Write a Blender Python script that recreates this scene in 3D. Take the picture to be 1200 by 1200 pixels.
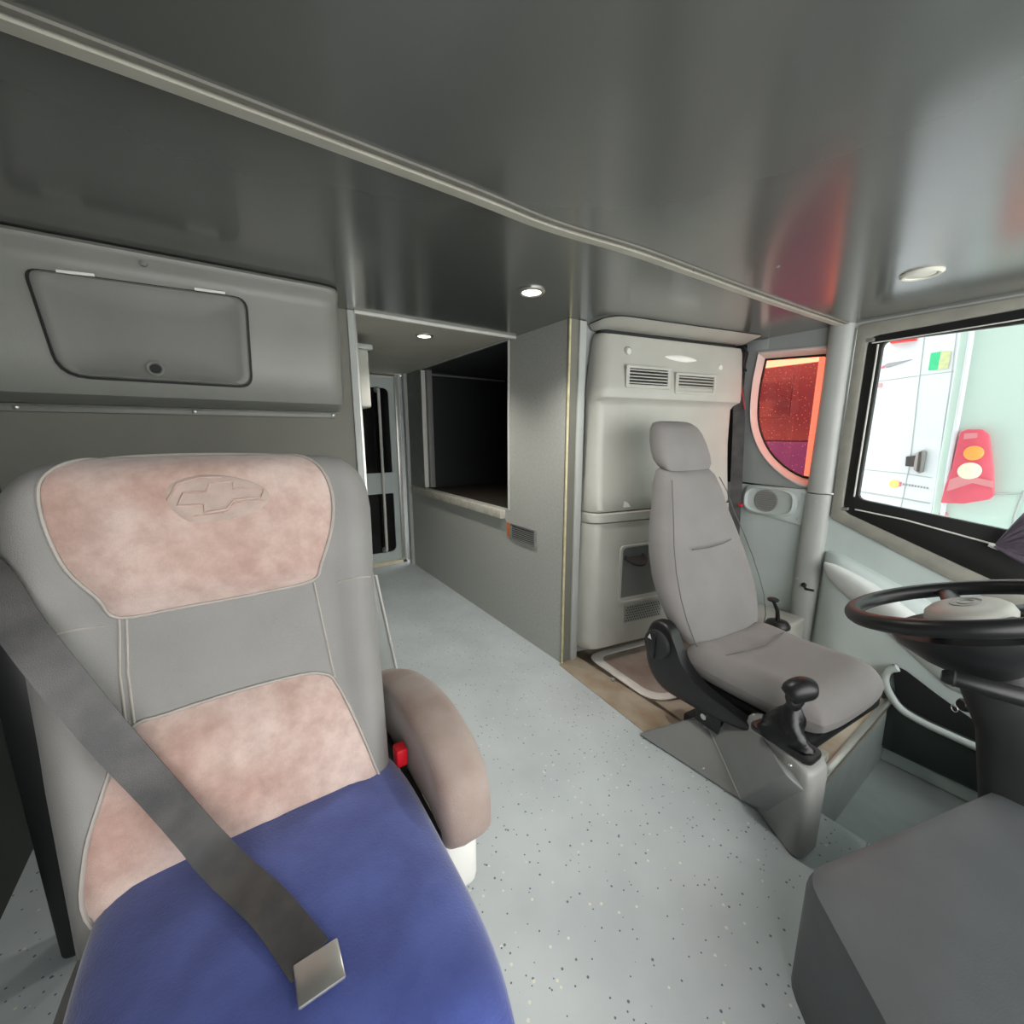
import bpy, bmesh, math, random
from mathutils import Vector, Matrix
random.seed(7)
for o in list(bpy.data.objects): bpy.data.objects.remove(o)
scene = bpy.context.scene
COL = scene.collection

# ------------------------------------------------------------------ camera
FPX, PITCH, YAW, CAMH = 480.0, math.radians(10.6), math.radians(34.5), 1.25
cd = bpy.data.cameras.new('camera'); cam = bpy.data.objects.new('camera', cd); COL.objects.link(cam)
cd.sensor_width = 36.0; cd.lens = 36.0 * FPX / 1200.0; cd.clip_start = 0.02; cd.clip_end = 200
cam.location = (0, 0, CAMH)
cam.rotation_euler = (math.pi / 2 - PITCH, 0, -YAW)
scene.camera = cam

# ------------------------------------------------------------------ sky / exposure
world = bpy.data.worlds.new('overcast_sky'); scene.world = world; world.use_nodes = True
wb = world.node_tree.nodes['Background']
wb.inputs[0].default_value = (1.0, 0.99, 0.975, 1); wb.inputs[1].default_value = 2.6
vs = scene.view_settings
vs.view_transform = 'Standard'; vs.look = 'None'; vs.gamma = 1.0; vs.use_curve_mapping = False
vs.exposure = 0.98

# ------------------------------------------------------------------ survey helpers
_fh = Vector((math.sin(YAW), math.cos(YAW), 0)); _r = Vector((math.cos(YAW), -math.sin(YAW), 0)); _z = Vector((0, 0, 1))
_u = _fh * math.sin(PITCH) + _z * math.cos(PITCH); _f = _fh * math.cos(PITCH) - _z * math.sin(PITCH)
EYE = Vector((0, 0, CAMH))
def at(px, py, ax, val):
    """point of the real plane ax = val that the photograph shows at a pixel"""
    d = _r * ((px - 600) / FPX) + _u * ((600 - py) / FPX) + _f
    i = 'xyz'.index(ax)
    return EYE + d * ((val - EYE[i]) / d[i])
def on(px, py, p, n):
    d = _r * ((px - 600) / FPX) + _u * ((600 - py) / FPX) + _f
    p = Vector(p); n = Vector(n)
    return EYE + d * ((p - EYE).dot(n) / d.dot(n))

# ------------------------------------------------------------------ materials
def lin(c): return c / 12.92 if c <= 0.04045 else ((c + 0.055) / 1.055) ** 2.4
def rgb(r, g, b): return (lin(r / 255), lin(g / 255), lin(b / 255), 1)
MATS = {}
def mat(name, col, rough=0.6, amt=0.08, scale=9.0, bump=0.0, bscale=300.0, metal=0.0, sheen=0.0, col2=None, spec=0.5, coat=0.0, detail=5, emit=None, estr=0, lo=0.35, hi=0.65):
    if name in MATS: return MATS[name]
    m = bpy.data.materials.new(name); m.use_nodes = True; MATS[name] = m
    nt = m.node_tree; N = nt.nodes; L = nt.links; b = N['Principled BSDF']
    c = rgb(*col)
    b.inputs['Roughness'].default_value = rough; b.inputs['Metallic'].default_value = metal
    b.inputs['Specular IOR Level'].default_value = spec
    if sheen: b.inputs['Sheen Weight'].default_value = sheen; b.inputs['Sheen Roughness'].default_value = 0.5
    if coat: b.inputs['Coat Weight'].default_value = coat; b.inputs['Coat Roughness'].default_value = 0.15
    tc = N.new('ShaderNodeTexCoord')
    nz = N.new('ShaderNodeTexNoise'); nz.inputs['Scale'].default_value = scale; nz.inputs['Detail'].default_value = detail
    L.new(tc.outputs['Object'], nz.inputs['Vector'])
    rp = N.new('ShaderNodeValToRGB'); e = rp.color_ramp.elements
    e[0].position = lo; e[1].position = hi
    if col2 is None:
        e[0].color = tuple(x * (1 - amt) for x in c[:3]) + (1,); e[1].color = tuple(min(1, x * (1 + amt)) for x in c[:3]) + (1,)
    else:
        e[0].color = c; e[1].color = rgb(*col2)
    L.new(nz.outputs['Fac'], rp.inputs['Fac']); L.new(rp.outputs['Color'], b.inputs['Base Color'])
    if bump:
        n2 = N.new('ShaderNodeTexNoise'); n2.inputs['Scale'].default_value = bscale; n2.inputs['Detail'].default_value = 3
        L.new(tc.outputs['Object'], n2.inputs['Vector'])
        bp = N.new('ShaderNodeBump'); bp.inputs['Strength'].default_value = bump; bp.inputs['Distance'].default_value = 0.004
        L.new(n2.outputs['Fac'], bp.inputs['Height']); L.new(bp.outputs['Normal'], b.inputs['Normal'])
    if emit:
        b.inputs['Emission Color'].default_value = rgb(*emit); b.inputs['Emission Strength'].default_value = estr
    return m

M_ceil = mat('ceiling_laminate', (84, 87, 84), 0.24, 0.06, 2.5, 0.01, 60, spec=1.0, coat=0.6)
M_corceil = mat('corridor_ceiling', (178, 176, 164), 0.5, 0.05, 4)
M_bulk = mat('bulkhead_vinyl', (112, 112, 103), 0.65, 0.05, 5, 0.15, 500)
M_part = mat('partition_laminate', (170, 172, 166), 0.55, 0.06, 70, 0.15, 260)
M_plastic = mat('moulded_plastic', (176, 176, 168), 0.36, 0.04, 6, 0.08, 420)
M_locker = mat('locker_plastic', (130, 131, 125), 0.38, 0.04, 5, 0.12, 420)
M_locker_door = mat('locker_door_plastic', (110, 111, 106), 0.45, 0.04, 5, 0.14, 420)
M_side = mat('side_lining', (186, 196, 193), 0.5, 0.05, 5, 0.06, 300)
M_doorlining = mat('door_lining', (192, 204, 201), 0.5, 0.05, 4, 0.05, 300)
M_pillar = mat('pillar_plastic', (170, 174, 170), 0.5, 0.05, 5, 0.06, 300)
M_quarter = mat('quarter_lining', (146, 151, 149), 0.5, 0.05, 5, 0.06, 300)
M_dark = mat('dark_recess', (22, 25, 25), 0.7, 0.1, 5)  # near-black colour stands in for shade inside the niche and openings
M_black = mat('black_plastic', (26, 27, 28), 0.38, 0.1, 12, 0.05, 300)
M_blackmatt = mat('black_soft', (40, 41, 42), 0.6, 0.1, 12, 0.1, 350)
M_rubber = mat('black_rubber', (20, 21, 21), 0.5, 0.1, 12)
M_alu = mat('aluminium', (196, 196, 190), 0.32, 0.05, 12, metal=0.85)
M_alupaint = mat('silver_paint', (205, 205, 198), 0.45, 0.05, 12)
M_brass = mat('brass_edge', (206, 198, 160), 0.4, 0.15, 18, metal=0.2)
M_greywood = mat('worn_sill_board', (186, 184, 172), 0.6, 0.1, 24, col2=(168, 164, 152))
M_screw = mat('screw_steel', (210, 210, 208), 0.3, 0.05, 10, metal=0.9)
M_white = mat('white_plastic', (232, 232, 226), 0.4, 0.03, 8)
M_seatgrey = mat('seat_vinyl_grey', (130, 129, 126), 0.62, 0.05, 7, 0.18, 500, sheen=0.1)
M_piping = mat('seat_piping', (160, 154, 147), 0.6, 0.06, 20)
M_blue = mat('blue_velvet', (42, 58, 128), 0.75, 0.2, 9, 0.25, 260, sheen=0.5, col2=(66, 84, 158))
M_fabric = mat('driver_fabric', (126, 123, 121), 0.85, 0.05, 5, 0.3, 620, sheen=0.1, col2=(134, 131, 129))
M_fabricdark = mat('driver_fabric_side', (92, 91, 91), 0.85, 0.05, 8, 0.3, 620, sheen=0.15)
M_arm = mat('armrest_velvet', (140, 118, 108), 0.8, 0.1, 6, 0.25, 260, sheen=0.2, col2=(160, 148, 140))
M_console = mat('console_plastic', (124, 126, 125), 0.5, 0.05, 7, 0.12, 380)
M_consolelight = mat('console_housing', (142, 143, 140), 0.42, 0.06, 7, 0.12, 380)
M_leather = mat('boot_leather', (24, 25, 27), 0.3, 0.1, 14, 0.2, 120)
M_belt = mat('belt_webbing', (60, 60, 61), 0.45, 0.12, 14, 0.15, 700, col2=(84, 82, 80))
M_red = mat('red_button', (225, 30, 45), 0.4, 0.05, 8)
M_brown = mat('worn_brown_floor', (150, 132, 108), 0.45, 0.1, 6, 0.05, 120, col2=(176, 166, 150))
M_hatch = mat('hatch_lid', (142, 122, 110), 0.4, 0.1, 5, col2=(168, 158, 150))
M_foot = mat('footwell_floor', (150, 160, 158), 0.5, 0.08, 7, 0.05, 120)
M_dash = mat('dash_plastic', (84, 88, 90), 0.5, 0.06, 8, 0.12, 300)
M_pad = mat('steering_hub_pad', (188, 188, 180), 0.45, 0.04, 8, 0.05, 300)
M_duster = mat('duster_strands', (92, 82, 96), 0.8, 0.15, 30, 0.2, 200)
M_lampoff = mat('frosted_lamp', (214, 212, 200), 0.35, 0.03, 8)
M_lamp = mat('lit_lamp', (255, 250, 235), 0.4, 0.0, 8, emit=(255, 247, 230), estr=7)
M_orange = mat('orange_edge', (196, 112, 62), 0.6, 0.15, 20)
M_body = mat('white_coachwork', (212, 211, 218), 0.35, 0.01, 2)
M_mint = mat('mint_coachwork', (196, 214, 207), 0.35, 0.02, 2)
M_seamline = mat('panel_gap', (172, 175, 175), 0.6, 0.05, 8)
M_taillens = mat('tail_lens_red', (216, 92, 110), 0.3, 0.04, 12)
M_tailpale = mat('tail_lens_pale', (214, 140, 146), 0.3, 0.04, 12)
M_tailamber = mat('tail_lens_amber', (255, 164, 84), 0.3, 0.04, 12)
M_tailclear = mat('tail_lens_clear', (232, 224, 200), 0.3, 0.04, 12)
M_handleB = mat('vehicle_handle', (66, 58, 58), 0.5, 0.1, 12)
M_stgreen = mat('sticker_green', (64, 186, 132), 0.5, 0.06, 20)
M_stbeige = mat('sticker_beige', (196, 196, 150), 0.5, 0.08, 40)
M_stgrey = mat('sticker_grey', (150, 148, 154), 0.5, 0.05, 20)
M_stpink = mat('sticker_pink', (240, 110, 140), 0.5, 0.05, 20)
M_styellow = mat('sticker_yellow', (244, 206, 120), 0.5, 0.05, 20)
M_coach = mat('dark_coach_window', (84, 70, 98), 0.3, 0.08, 3)
M_coachblue = mat('blue_coach_side', (82, 80, 176), 0.4, 0.06, 3)
M_ground = mat('yard_concrete', (176, 176, 170), 0.9, 0.08, 3)
M_redpaint = mat('red_lamp_edge', (226, 40, 40), 0.4, 0.05, 8)

def velvet():
    m = bpy.data.materials.new('pink_velvet'); m.use_nodes = True
    nt = m.node_tree; N = nt.nodes; L = nt.links; b = N['Principled BSDF']
    b.inputs['Roughness'].default_value = 0.85; b.inputs['Sheen Weight'].default_value = 0.35; b.inputs['Specular IOR Level'].default_value = 0.2
    tc = N.new('ShaderNodeTexCoord')
    a = N.new('ShaderNodeTexNoise'); a.inputs['Scale'].default_value = 4.2; a.inputs['Detail'].default_value = 3
    c = N.new('ShaderNodeTexNoise'); c.inputs['Scale'].default_value = 34; c.inputs['Detail'].default_value = 7; c.inputs['Roughness'].default_value = 0.7
    L.new(tc.outputs['Object'], a.inputs['Vector']); L.new(tc.outputs['Object'], c.inputs['Vector'])
    r1 = N.new('ShaderNodeValToRGB'); e = r1.color_ramp.elements
    e[0].position = .36; e[0].color = rgb(178, 148, 137); e[1].position = .66; e[1].color = rgb(206, 188, 180)
    r2 = N.new('ShaderNodeValToRGB'); e = r2.color_ramp.elements
    e[0].position = .35; e[0].color = rgb(178, 160, 152); e[1].position = .62; e[1].color = (1, 1, 1, 1)
    mx = N.new('ShaderNodeMix'); mx.data_type = 'RGBA'; mx.blend_type = 'MULTIPLY'; mx.inputs[0].default_value = .32
    L.new(a.outputs['Fac'], r1.inputs['Fac']); L.new(c.outputs['Fac'], r2.inputs['Fac'])
    L.new(r1.outputs['Color'], mx.inputs[6]); L.new(r2.outputs['Color'], mx.inputs[7])
    L.new(mx.outputs[2], b.inputs['Base Color'])
    f = N.new('ShaderNodeTexNoise'); f.inputs['Scale'].default_value = 500
    L.new(tc.outputs['Object'], f.inputs['Vector'])
    bp = N.new('ShaderNodeBump'); bp.inputs['Strength'].default_value = .25; bp.inputs['Distance'].default_value = .003
    L.new(f.outputs['Fac'], bp.inputs['Height']); L.new(bp.outputs['Normal'], b.inputs['Normal'])
    return m
M_velvet = velvet()

def floormat():
    m = bpy.data.materials.new('speckled_vinyl_floor'); m.use_nodes = True
    nt = m.node_tree; N = nt.nodes; L = nt.links; b = N['Principled BSDF']
    b.inputs['Roughness'].default_value = 0.42
    tc = N.new('ShaderNodeTexCoord')
    a = N.new('ShaderNodeTexNoise'); a.inputs['Scale'].default_value = 3.5; a.inputs['Detail'].default_value = 6
    L.new(tc.outputs['Object'], a.inputs['Vector'])
    r1 = N.new('ShaderNodeValToRGB'); e = r1.color_ramp.elements
    e[0].position = .35; e[0].color = rgb(180, 188, 190); e[1].position = .65; e[1].color = rgb(194, 202, 203)
    L.new(a.outputs['Fac'], r1.inputs['Fac'])
    prev = r1.outputs['Color']
    for sc, lim, colr, off in ((46, .15, rgb(96, 108, 112), 0), (40, .15, rgb(222, 222, 204), 3.3), (60, .14, rgb(84, 98, 108), 7.1)):
        mp = N.new('ShaderNodeMapping'); mp.inputs['Location'].default_value = (off, off * .7, 0)
        v = N.new('ShaderNodeTexVoronoi'); v.inputs['Scale'].default_value = sc
        L.new(tc.outputs['Object'], mp.inputs['Vector']); L.new(mp.outputs['Vector'], v.inputs['Vector'])
        lt = N.new('ShaderNodeMath'); lt.operation = 'LESS_THAN'; lt.inputs[1].default_value = lim
        L.new(v.outputs['Distance'], lt.inputs[0])
        wn = N.new('ShaderNodeSeparateColor'); L.new(v.outputs['Color'], wn.inputs['Color'])
        g = N.new('ShaderNodeMath'); g.operation = 'GREATER_THAN'; g.inputs[1].default_value = .72
        L.new(wn.outputs['Red'], g.inputs[0])
        mu = N.new('ShaderNodeMath'); mu.operation = 'MULTIPLY'; L.new(lt.outputs[0], mu.inputs[0]); L.new(g.outputs[0], mu.inputs[1])
        mx = N.new('ShaderNodeMix'); mx.data_type = 'RGBA'; L.new(mu.outputs[0], mx.inputs[0]); L.new(prev, mx.inputs[6]); mx.inputs[7].default_value = colr
        prev = mx.outputs[2]
    L.new(prev, b.inputs['Base Color'])
    return m
M_floor = floormat()

def glass(name, tint, gloss=0.06, speck=False):
    m = bpy.data.materials.new(name); m.use_nodes = True
    nt = m.node_tree; N = nt.nodes; L = nt.links
    N.remove(N['Principled BSDF']); out = N['Material Output']
    t = N.new('ShaderNodeBsdfTransparent'); t.inputs[0].default_value = tint
    g = N.new('ShaderNodeBsdfGlossy'); g.inputs['Roughness'].default_value = .03
    mx = N.new('ShaderNodeMixShader'); mx.inputs[0].default_value = gloss
    L.new(t.outputs[0], mx.inputs[1]); L.new(g.outputs[0], mx.inputs[2])
    last = mx
    if speck:
        tc = N.new('ShaderNodeTexCoord'); v = N.new('ShaderNodeTexVoronoi'); v.inputs['Scale'].default_value = 55
        L.new(tc.outputs['Object'], v.inputs['Vector'])
        lt = N.new('ShaderNodeMath'); lt.operation = 'LESS_THAN'; lt.inputs[1].default_value = .12; L.new(v.outputs['Distance'], lt.inputs[0])
        mu = N.new('ShaderNodeMath'); mu.operation = 'MULTIPLY'; mu.inputs[1].default_value = .5; L.new(lt.outputs[0], mu.inputs[0])
        d = N.new('ShaderNodeBsdfTranslucent'); d.inputs[0].default_value = (1, .45, .4, 1)
        m2 = N.new('ShaderNodeMixShader'); L.new(mu.outputs[0], m2.inputs[0]); L.new(mx.outputs[0], m2.inputs[1]); L.new(d.outputs[0], m2.inputs[2])
        last = m2
    L.new(last.outputs[0], out.inputs['Surface'])
    return m
M_glass = glass('window_glass', (.95, .98, .97, 1), .05)
M_film = glass('red_film_glass', (1.0, .43, .32, 1), .04, True)

# ------------------------------------------------------------------ mesh helpers
WM = {}
def thing(name, label, cat, loc, rotz=0.0, group=None):
    o = bpy.data.objects.new(name, None); COL.objects.link(o); o.empty_display_size = .05
    o.location = loc; o.rotation_euler = (0, 0, rotz)
    o['label'] = label; o['category'] = cat
    if group: o['group'] = group
    WM[o] = Matrix.Translation(Vector(loc)) @ Matrix.Rotation(rotz, 4, 'Z')
    return o
def tag(o, label, cat, group=None):
    o['label'] = label; o['category'] = cat
    if group: o['group'] = group
    return o
def struct(o): o['kind'] = 'structure'; return o

def mesh(name, V, F, m, parent=None, local=False, bevel=0.0, seg=2, angle=38, bang=30):
    V = [Vector(v) for v in V]
    if parent is not None:
        W = WM[parent]
        if not local:
            I = W.inverted(); V = [I @ v for v in V]
        loc = Vector((0, 0, 0))
    else:
        lo = Vector([min(v[i] for v in V) for i in range(3)]); hi = Vector([max(v[i] for v in V) for i in range(3)])
        loc = Vector(((lo.x + hi.x) / 2, (lo.y + hi.y) / 2, lo.z)); V = [v - loc for v in V]
    bm = bmesh.new()
    bv = [bm.verts.new(v) for v in V]
    for f in F:
        try: bm.faces.new([bv[i] for i in f])
        except ValueError: pass
    bmesh.ops.recalc_face_normals(bm, faces=bm.faces)
    if bevel:
        es = [e for e in bm.edges if len(e.link_faces) == 2 and e.calc_face_angle(0) > math.radians(bang)]
        bmesh.ops.bevel(bm, geom=es, offset=bevel, segments=seg, profile=.5, affect='EDGES', clamp_overlap=True)
    me = bpy.data.meshes.new(name); bm.to_mesh(me); bm.free()
    for p in me.polygons: p.use_smooth = True
    me.set_sharp_from_angle(angle=math.radians(angle))
    me.materials.append(m)
    o = bpy.data.objects.new(name, me); COL.objects.link(o); o.location = loc
    if parent is not None:
        o.parent = parent; WM[o] = WM[parent]
    else: WM[o] = Matrix.Translation(loc)
    return o

def box(name, xr, yr, zr, m, parent=None, bevel=0.0, seg=2, **k):
    (a, b), (c, d), (e, f) = xr, yr, zr
    V = [(a, c, e), (b, c, e), (b, d, e), (a, d, e), (a, c, f), (b, c, f), (b, d, f), (a, d, f)]
    F = [(0, 3, 2, 1), (4, 5, 6, 7), (0, 1, 5, 4), (1, 2, 6, 5), (2, 3, 7, 6), (3, 0, 4, 7)]
    return mesh(name, V, F, m, parent, bevel=bevel, seg=seg, **k)

def prism(name, pts, vec, m, parent=None, bevel=0.0, seg=2, **k):
    pts = [Vector(p) for p in pts]; vec = Vector(vec); n = len(pts)
    V = pts + [p + vec for p in pts]
    F = [tuple(range(n)), tuple(range(2 * n - 1, n - 1, -1))] + [(i, (i + 1) % n, n + (i + 1) % n, n + i) for i in range(n)]
    return mesh(name, V, F, m, parent, bevel=bevel, seg=seg, **k)

def frame(name, outer, inner, vec, m, parent=None, bevel=0.0, **k):
    n = len(outer); vec = Vector(vec)
    O = [Vector(p) for p in outer]; I = [Vector(p) for p in inner]
    V = O + I + [p + vec for p in O] + [p + vec for p in I]
    F = []
    for i in range(n):
        j = (i + 1) % n
        F += [(i, j, n + j, n + i), (2 * n + i, 3 * n + i, 3 * n + j, 2 * n + j), (i, 2 * n + i, 2 * n + j, j), (n + i, n + j, 3 * n + j, 3 * n + i)]
    return mesh(name, V, F, m, parent, bevel=bevel, **k)

def loft(name, rings, m, parent=None, closed=True, cap=True, **k):
    n = len(rings[0]); V = [p for r in rings for p in r]; F = []
    for a in range(len(rings) - 1):
        for i in range(n if closed else n - 1):
            j = (i + 1) % n
            F.append((a * n + i, a * n + j, (a + 1) * n + j, (a + 1) * n + i))
    if cap and closed:
        F.append(tuple(range(n))); F.append(tuple((len(rings) - 1) * n + i for i in range(n - 1, -1, -1)))
    return mesh(name, V, F, m, parent, **k)

def smoothpath(pts, sub=6, closed=False):
    P = [Vector(p) for p in pts]; n = len(P); out = []
    rng = n if closed else n - 1
    for i in range(rng):
        p0 = P[(i - 1) % n] if closed or i > 0 else P[0] * 2 - P[1]
        p1 = P[i]; p2 = P[(i + 1) % n]
        p3 = P[(i + 2) % n] if closed or i + 2 < n else P[-1] * 2 - P[-2]
        for s in range(sub):
            t = s / sub
            out.append(.5 * ((2 * p1) + (p2 - p0) * t + (2 * p0 - 5 * p1 + 4 * p2 - p3) * t * t + (3 * p1 - p0 - 3 * p2 + p3) * t ** 3))
    if not closed: out.append(P[-1])
    return out

def tube(name, pts, r, m, parent=None, n=10, closed=False, **k):
    P = [Vector(p) for p in pts]; N = len(P); rings = []
    R = r if isinstance(r, (list, tuple)) else [r] * N
    prev = None
    for i, p in enumerate(P):
        if closed: t = P[(i + 1) % N] - P[i - 1]
        else: t = P[min(i + 1, N - 1)] - P[max(i - 1, 0)]
        t.normalize()
        if prev is None:
            a = Vector((0, 0, 1)) if abs(t.z) < .9 else Vector((1, 0, 0))
            x = t.cross(a).normalized()
        else:
            x = (prev - t * prev.dot(t)).normalized()
        prev = x; y = t.cross(x)
        rings.append([p + (x * math.cos(2 * math.pi * j / n) + y * math.sin(2 * math.pi * j / n)) * R[i] for j in range(n)])
    if closed: rings.append(rings[0]); return loft(name, rings, m, parent, cap=False, **k)
    return loft(name, rings, m, parent, **k)

def lathe(name, c, axis, prof, m, parent=None, n=24, sx=1.0, **k):
    c = Vector(c); ax = Vector(axis).normalized()
    a = Vector((0, 0, 1)) if abs(ax.z) < .9 else Vector((1, 0, 0))
    x = ax.cross(a).normalized(); y = ax.cross(x)
    rings = [[c + ax * h + (x * math.cos(2 * math.pi * j / n) * sx + y * math.sin(2 * math.pi * j / n)) * max(r, 1e-4) for j in range(n)] for r, h in prof]
    return loft(name, rings, m, parent, **k)

def roundpoly(pts, rad, n=5):
    out = []; L = len(pts)
    if not isinstance(rad, (list, tuple)): rad = [rad] * L
    for i in range(L):
        p = Vector(pts[i]); a = Vector(pts[i - 1]) - p; b = Vector(pts[(i + 1) % L]) - p
        r = min(rad[i], a.length * .48, b.length * .48)
        s = p + a.normalized() * r; e = p + b.normalized() * r
        for j in range(n):
            t = j / (n - 1)
            out.append(s * (1 - t) ** 2 + p * (2 * t * (1 - t)) + e * t * t)
    return out
def rrect(x0, x1, y0, y1, r, n=5):
    return roundpoly([Vector((x0, y0)), Vector((x1, y0)), Vector((x1, y1)), Vector((x0, y1))], r, n)

def ribbon(name, pts, side, th, m, parent=None, **k):
    """flat band; side = width vectors (half) for each point"""
    rings = []
    P = [Vector(p) for p in pts]
    for i, p in enumerate(P):
        t = (P[min(i + 1, len(P) - 1)] - P[max(i - 1, 0)]).normalized(); s = Vector(side[i]); nn = t.cross(s).normalized() * th
        rings.append([p - s - nn, p + s - nn, p + s + nn, p - s + nn])
    return loft(name, rings, m, parent, **k)

def screw(parent, p, n, r=.006, m=None, name='screw'):
    return lathe(name, p, n, [(r, 0), (r, .002), (r * .6, .004), (0, .004)], m or M_screw, parent, n=10)

# ================================================================== SETTING
XR = 2.63; CEIL = 1.80; YB = 2.03
# floors
struct(box('floor', (-.85, 1.52), (-.75, 3.95), (-.06, 0), M_floor))
struct(mesh('floor', [(1.52, .43, -.06), (XR, .43, -.06), (XR, 1.62, -.06), (1.52, 1.62, -.06), (1.52, .43, .0), (XR, .43, .0), (XR, 1.62, .0), (1.52, 1.62, .0)],
     [(0, 3, 2, 1), (4, 5, 6, 7), (0, 1, 5, 4), (1, 2, 6, 5), (2, 3, 7, 6), (3, 0, 4, 7)], M_brown))
brownstrip = struct(prism('floor', [at(655, 779, 'z', .001), at(682, 760, 'z', .001), (1.53, 1.62, .001), (1.53, .8, .001), at(760, 862, 'z', .001)], (0, 0, .002), M_brown))
struct(box('floor', (1.50, XR), (-.75, .43), (-.41, -.35), M_foot))
struct(box('wall_step', (1.50, XR), (.43, .45), (-.35, -.06), M_foot))
struct(box('wall_footwell', (1.50, 1.52), (-.75, .43), (-.35, -.06), M_foot))
struct(box('trim_1', (1.56, XR - .03), (.418, .445), (-.012, .008), M_alu, bevel=.003))
# ceilings
struct(box('ceiling', (-.85, XR + .03), (.905, YB), (CEIL, CEIL + .03), M_ceil))
struct(box('ceiling', (-.85, XR + .03), (-.75, .905), (CEIL - .004, CEIL + .03), M_ceil))
struct(box('ceiling_corridor', (.50, 1.41), (YB, 3.95), (CEIL, CEIL + .03), M_corceil))
pts = [(-.85, .925, CEIL - .006), (.4, .93, CEIL - .006), (.756, .94, CEIL - .006), (1.06, .914, CEIL - .006), (1.37, .907, CEIL - .006), (1.89, .897, CEIL - .006), (XR, .87, CEIL - .006)]
pth = smoothpath(pts, 5)
struct(ribbon('trim_2', pth, [Vector((0, .013, 0))] * len(pth), .006, mat('ceiling_moulding', (170, 168, 156), .45, .08, 8)))
pth2 = [p + Vector((0, -.028, .002)) for p in pth]
struct(ribbon('trim_3', pth2, [Vector((0, .006, 0))] * len(pth2), .005, mat('ceiling_moulding_dark', (120, 118, 110), .45, .08, 8)))
struct(tube('trim_4', [(.53, YB - .012, CEIL - .006), (1.0, YB - .012, CEIL - .007), (1.425, YB - .012, CEIL - .006)], .009, M_alupaint, n=8))
# left bulkhead, left side, corridor walls
struct(box('wall_back_left', (-.66, .52), (YB, YB + .03), (0, CEIL), M_bulk))
struct(box('wall_left', (-.66, -.62), (-.75, YB + .03), (0, CEIL), mat('dark_side_lining', (52, 54, 52), .6, .1, 5)))
struct(box('trim_23', (-.46, -.375), (1.24, 1.34), (0, .92), M_black, bevel=.02))
struct(box('wall_sky_block', (-.9, 2.70), (-.8, 7), (CEIL + .04, 3.7), M_pillar))  # unseen block added overhead to keep skylight off the vehicles outside
struct(box('trim_5', (.500, .530), (YB - .012, YB + .02), (0, CEIL), M_pillar, bevel=.004))
struct(box('trim_6', (.530, .541), (YB - .006, YB + .03), (.0, CEIL), M_alu, bevel=.002))
struct(prism('trim_7', [(.530, YB - .02, .56), (.545, YB - .02, .56), (.625, YB - .02, 0), (.53, YB - .02, 0)], (0, .05, 0), M_pillar, bevel=.004))
struct(tube('trim_8', [(.548, YB - .025, .56), (.629, YB - .025, .0)], .007, M_alupaint, n=8))
struct(box('wall_corridor_left', (.50, .545), (YB + .03, 3.95), (0, CEIL), M_bulk))
struct(box('wall_corridor_back', (.50, 1.50), (3.93, 3.97), (0, CEIL), M_quarter))
# partition with the serving hatch
px0 = 1.41
struct(box('wall_partition', (px0, px0 + .03), (1.577, 2.085), (0, CEIL), M_part))
struct(box('wall_partition', (px0, px0 + .03), (2.085, 3.80), (0, .79), M_part))
struct(box('wall_partition', (px0, px0 + .03), (3.40, 3.80), (.79, CEIL), mat('partition_far', (112, 118, 114), .55, .1, 14)))
struct(box('wall_partition_end', (px0 + .0, 1.515), (1.567, 1.579), (0, CEIL), M_bulk))
struct(box('trim_9', (px0 - .003, px0 + .008), (1.560, 1.572), (0.0, CEIL - .002), M_brass, bevel=.003))
struct(box('trim_10', (1.47, 1.515), (1.555, 1.570), (.0, CEIL - .002), M_pillar, bevel=.004))
struct(box('trim_11', (px0 - .006, px0 + .035), (2.078, 2.092), (.79, CEIL), M_alupaint, bevel=.002))
struct(box('trim_12', (px0 - .006, px0 + .035), (3.395, 3.405), (.80, CEIL), M_alupaint, bevel=.002))
struct(box('trim_13', (px0 + .03, px0 + .075), (3.35, 3.40), (.80, CEIL), M_console, bevel=.003))
struct(box('trim_14', (px0 - .03, px0 + .005), (3.74, 3.80), (0, CEIL), M_pillar, bevel=.004))
struct(box('trim_15', (px0 - .075, px0 - .03), (3.86, 3.93), (0, CEIL), M_alu, bevel=.004))
struct(tube('trim_16', [(px0 - .004, 2.03, CEIL - .004), (px0 - .004, 3.45, CEIL - .004)], .006, M_pillar, n=6))
# niche behind the hatch: its lack of light is put into dark colours
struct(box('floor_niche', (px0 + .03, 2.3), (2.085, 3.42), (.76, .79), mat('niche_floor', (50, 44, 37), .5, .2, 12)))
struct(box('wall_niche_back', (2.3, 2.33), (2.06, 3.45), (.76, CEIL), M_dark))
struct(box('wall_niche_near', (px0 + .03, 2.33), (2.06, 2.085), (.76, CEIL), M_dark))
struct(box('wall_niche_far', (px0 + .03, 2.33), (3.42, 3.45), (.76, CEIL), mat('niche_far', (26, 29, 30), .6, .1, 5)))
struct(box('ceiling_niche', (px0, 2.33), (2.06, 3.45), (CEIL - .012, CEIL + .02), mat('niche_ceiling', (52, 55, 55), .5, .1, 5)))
struct(tube('trim_17', [(px0 + .08, 3.40, CEIL - .04), (2.25, 3.40, CEIL - .04)], .008, M_console, n=6))
sill = tag(box('hatch_sill', (px0 - .035, px0 + .05), (2.13, 3.66), (.73, .785), M_greywood, bevel=.006), 'pale worn board sill along the bottom of the dark serving hatch', 'sill')
# front of the cab (behind the viewer): wall under the windscreen and its header
struct(box('wall_front', (-.88, XR + .03), (-.80, -.75), (-.4, .45), M_dash))
struct(box('wall_front_header', (-.88, XR + .03), (-.80, -.75), (1.77, CEIL + .03), M_ceil))

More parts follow.
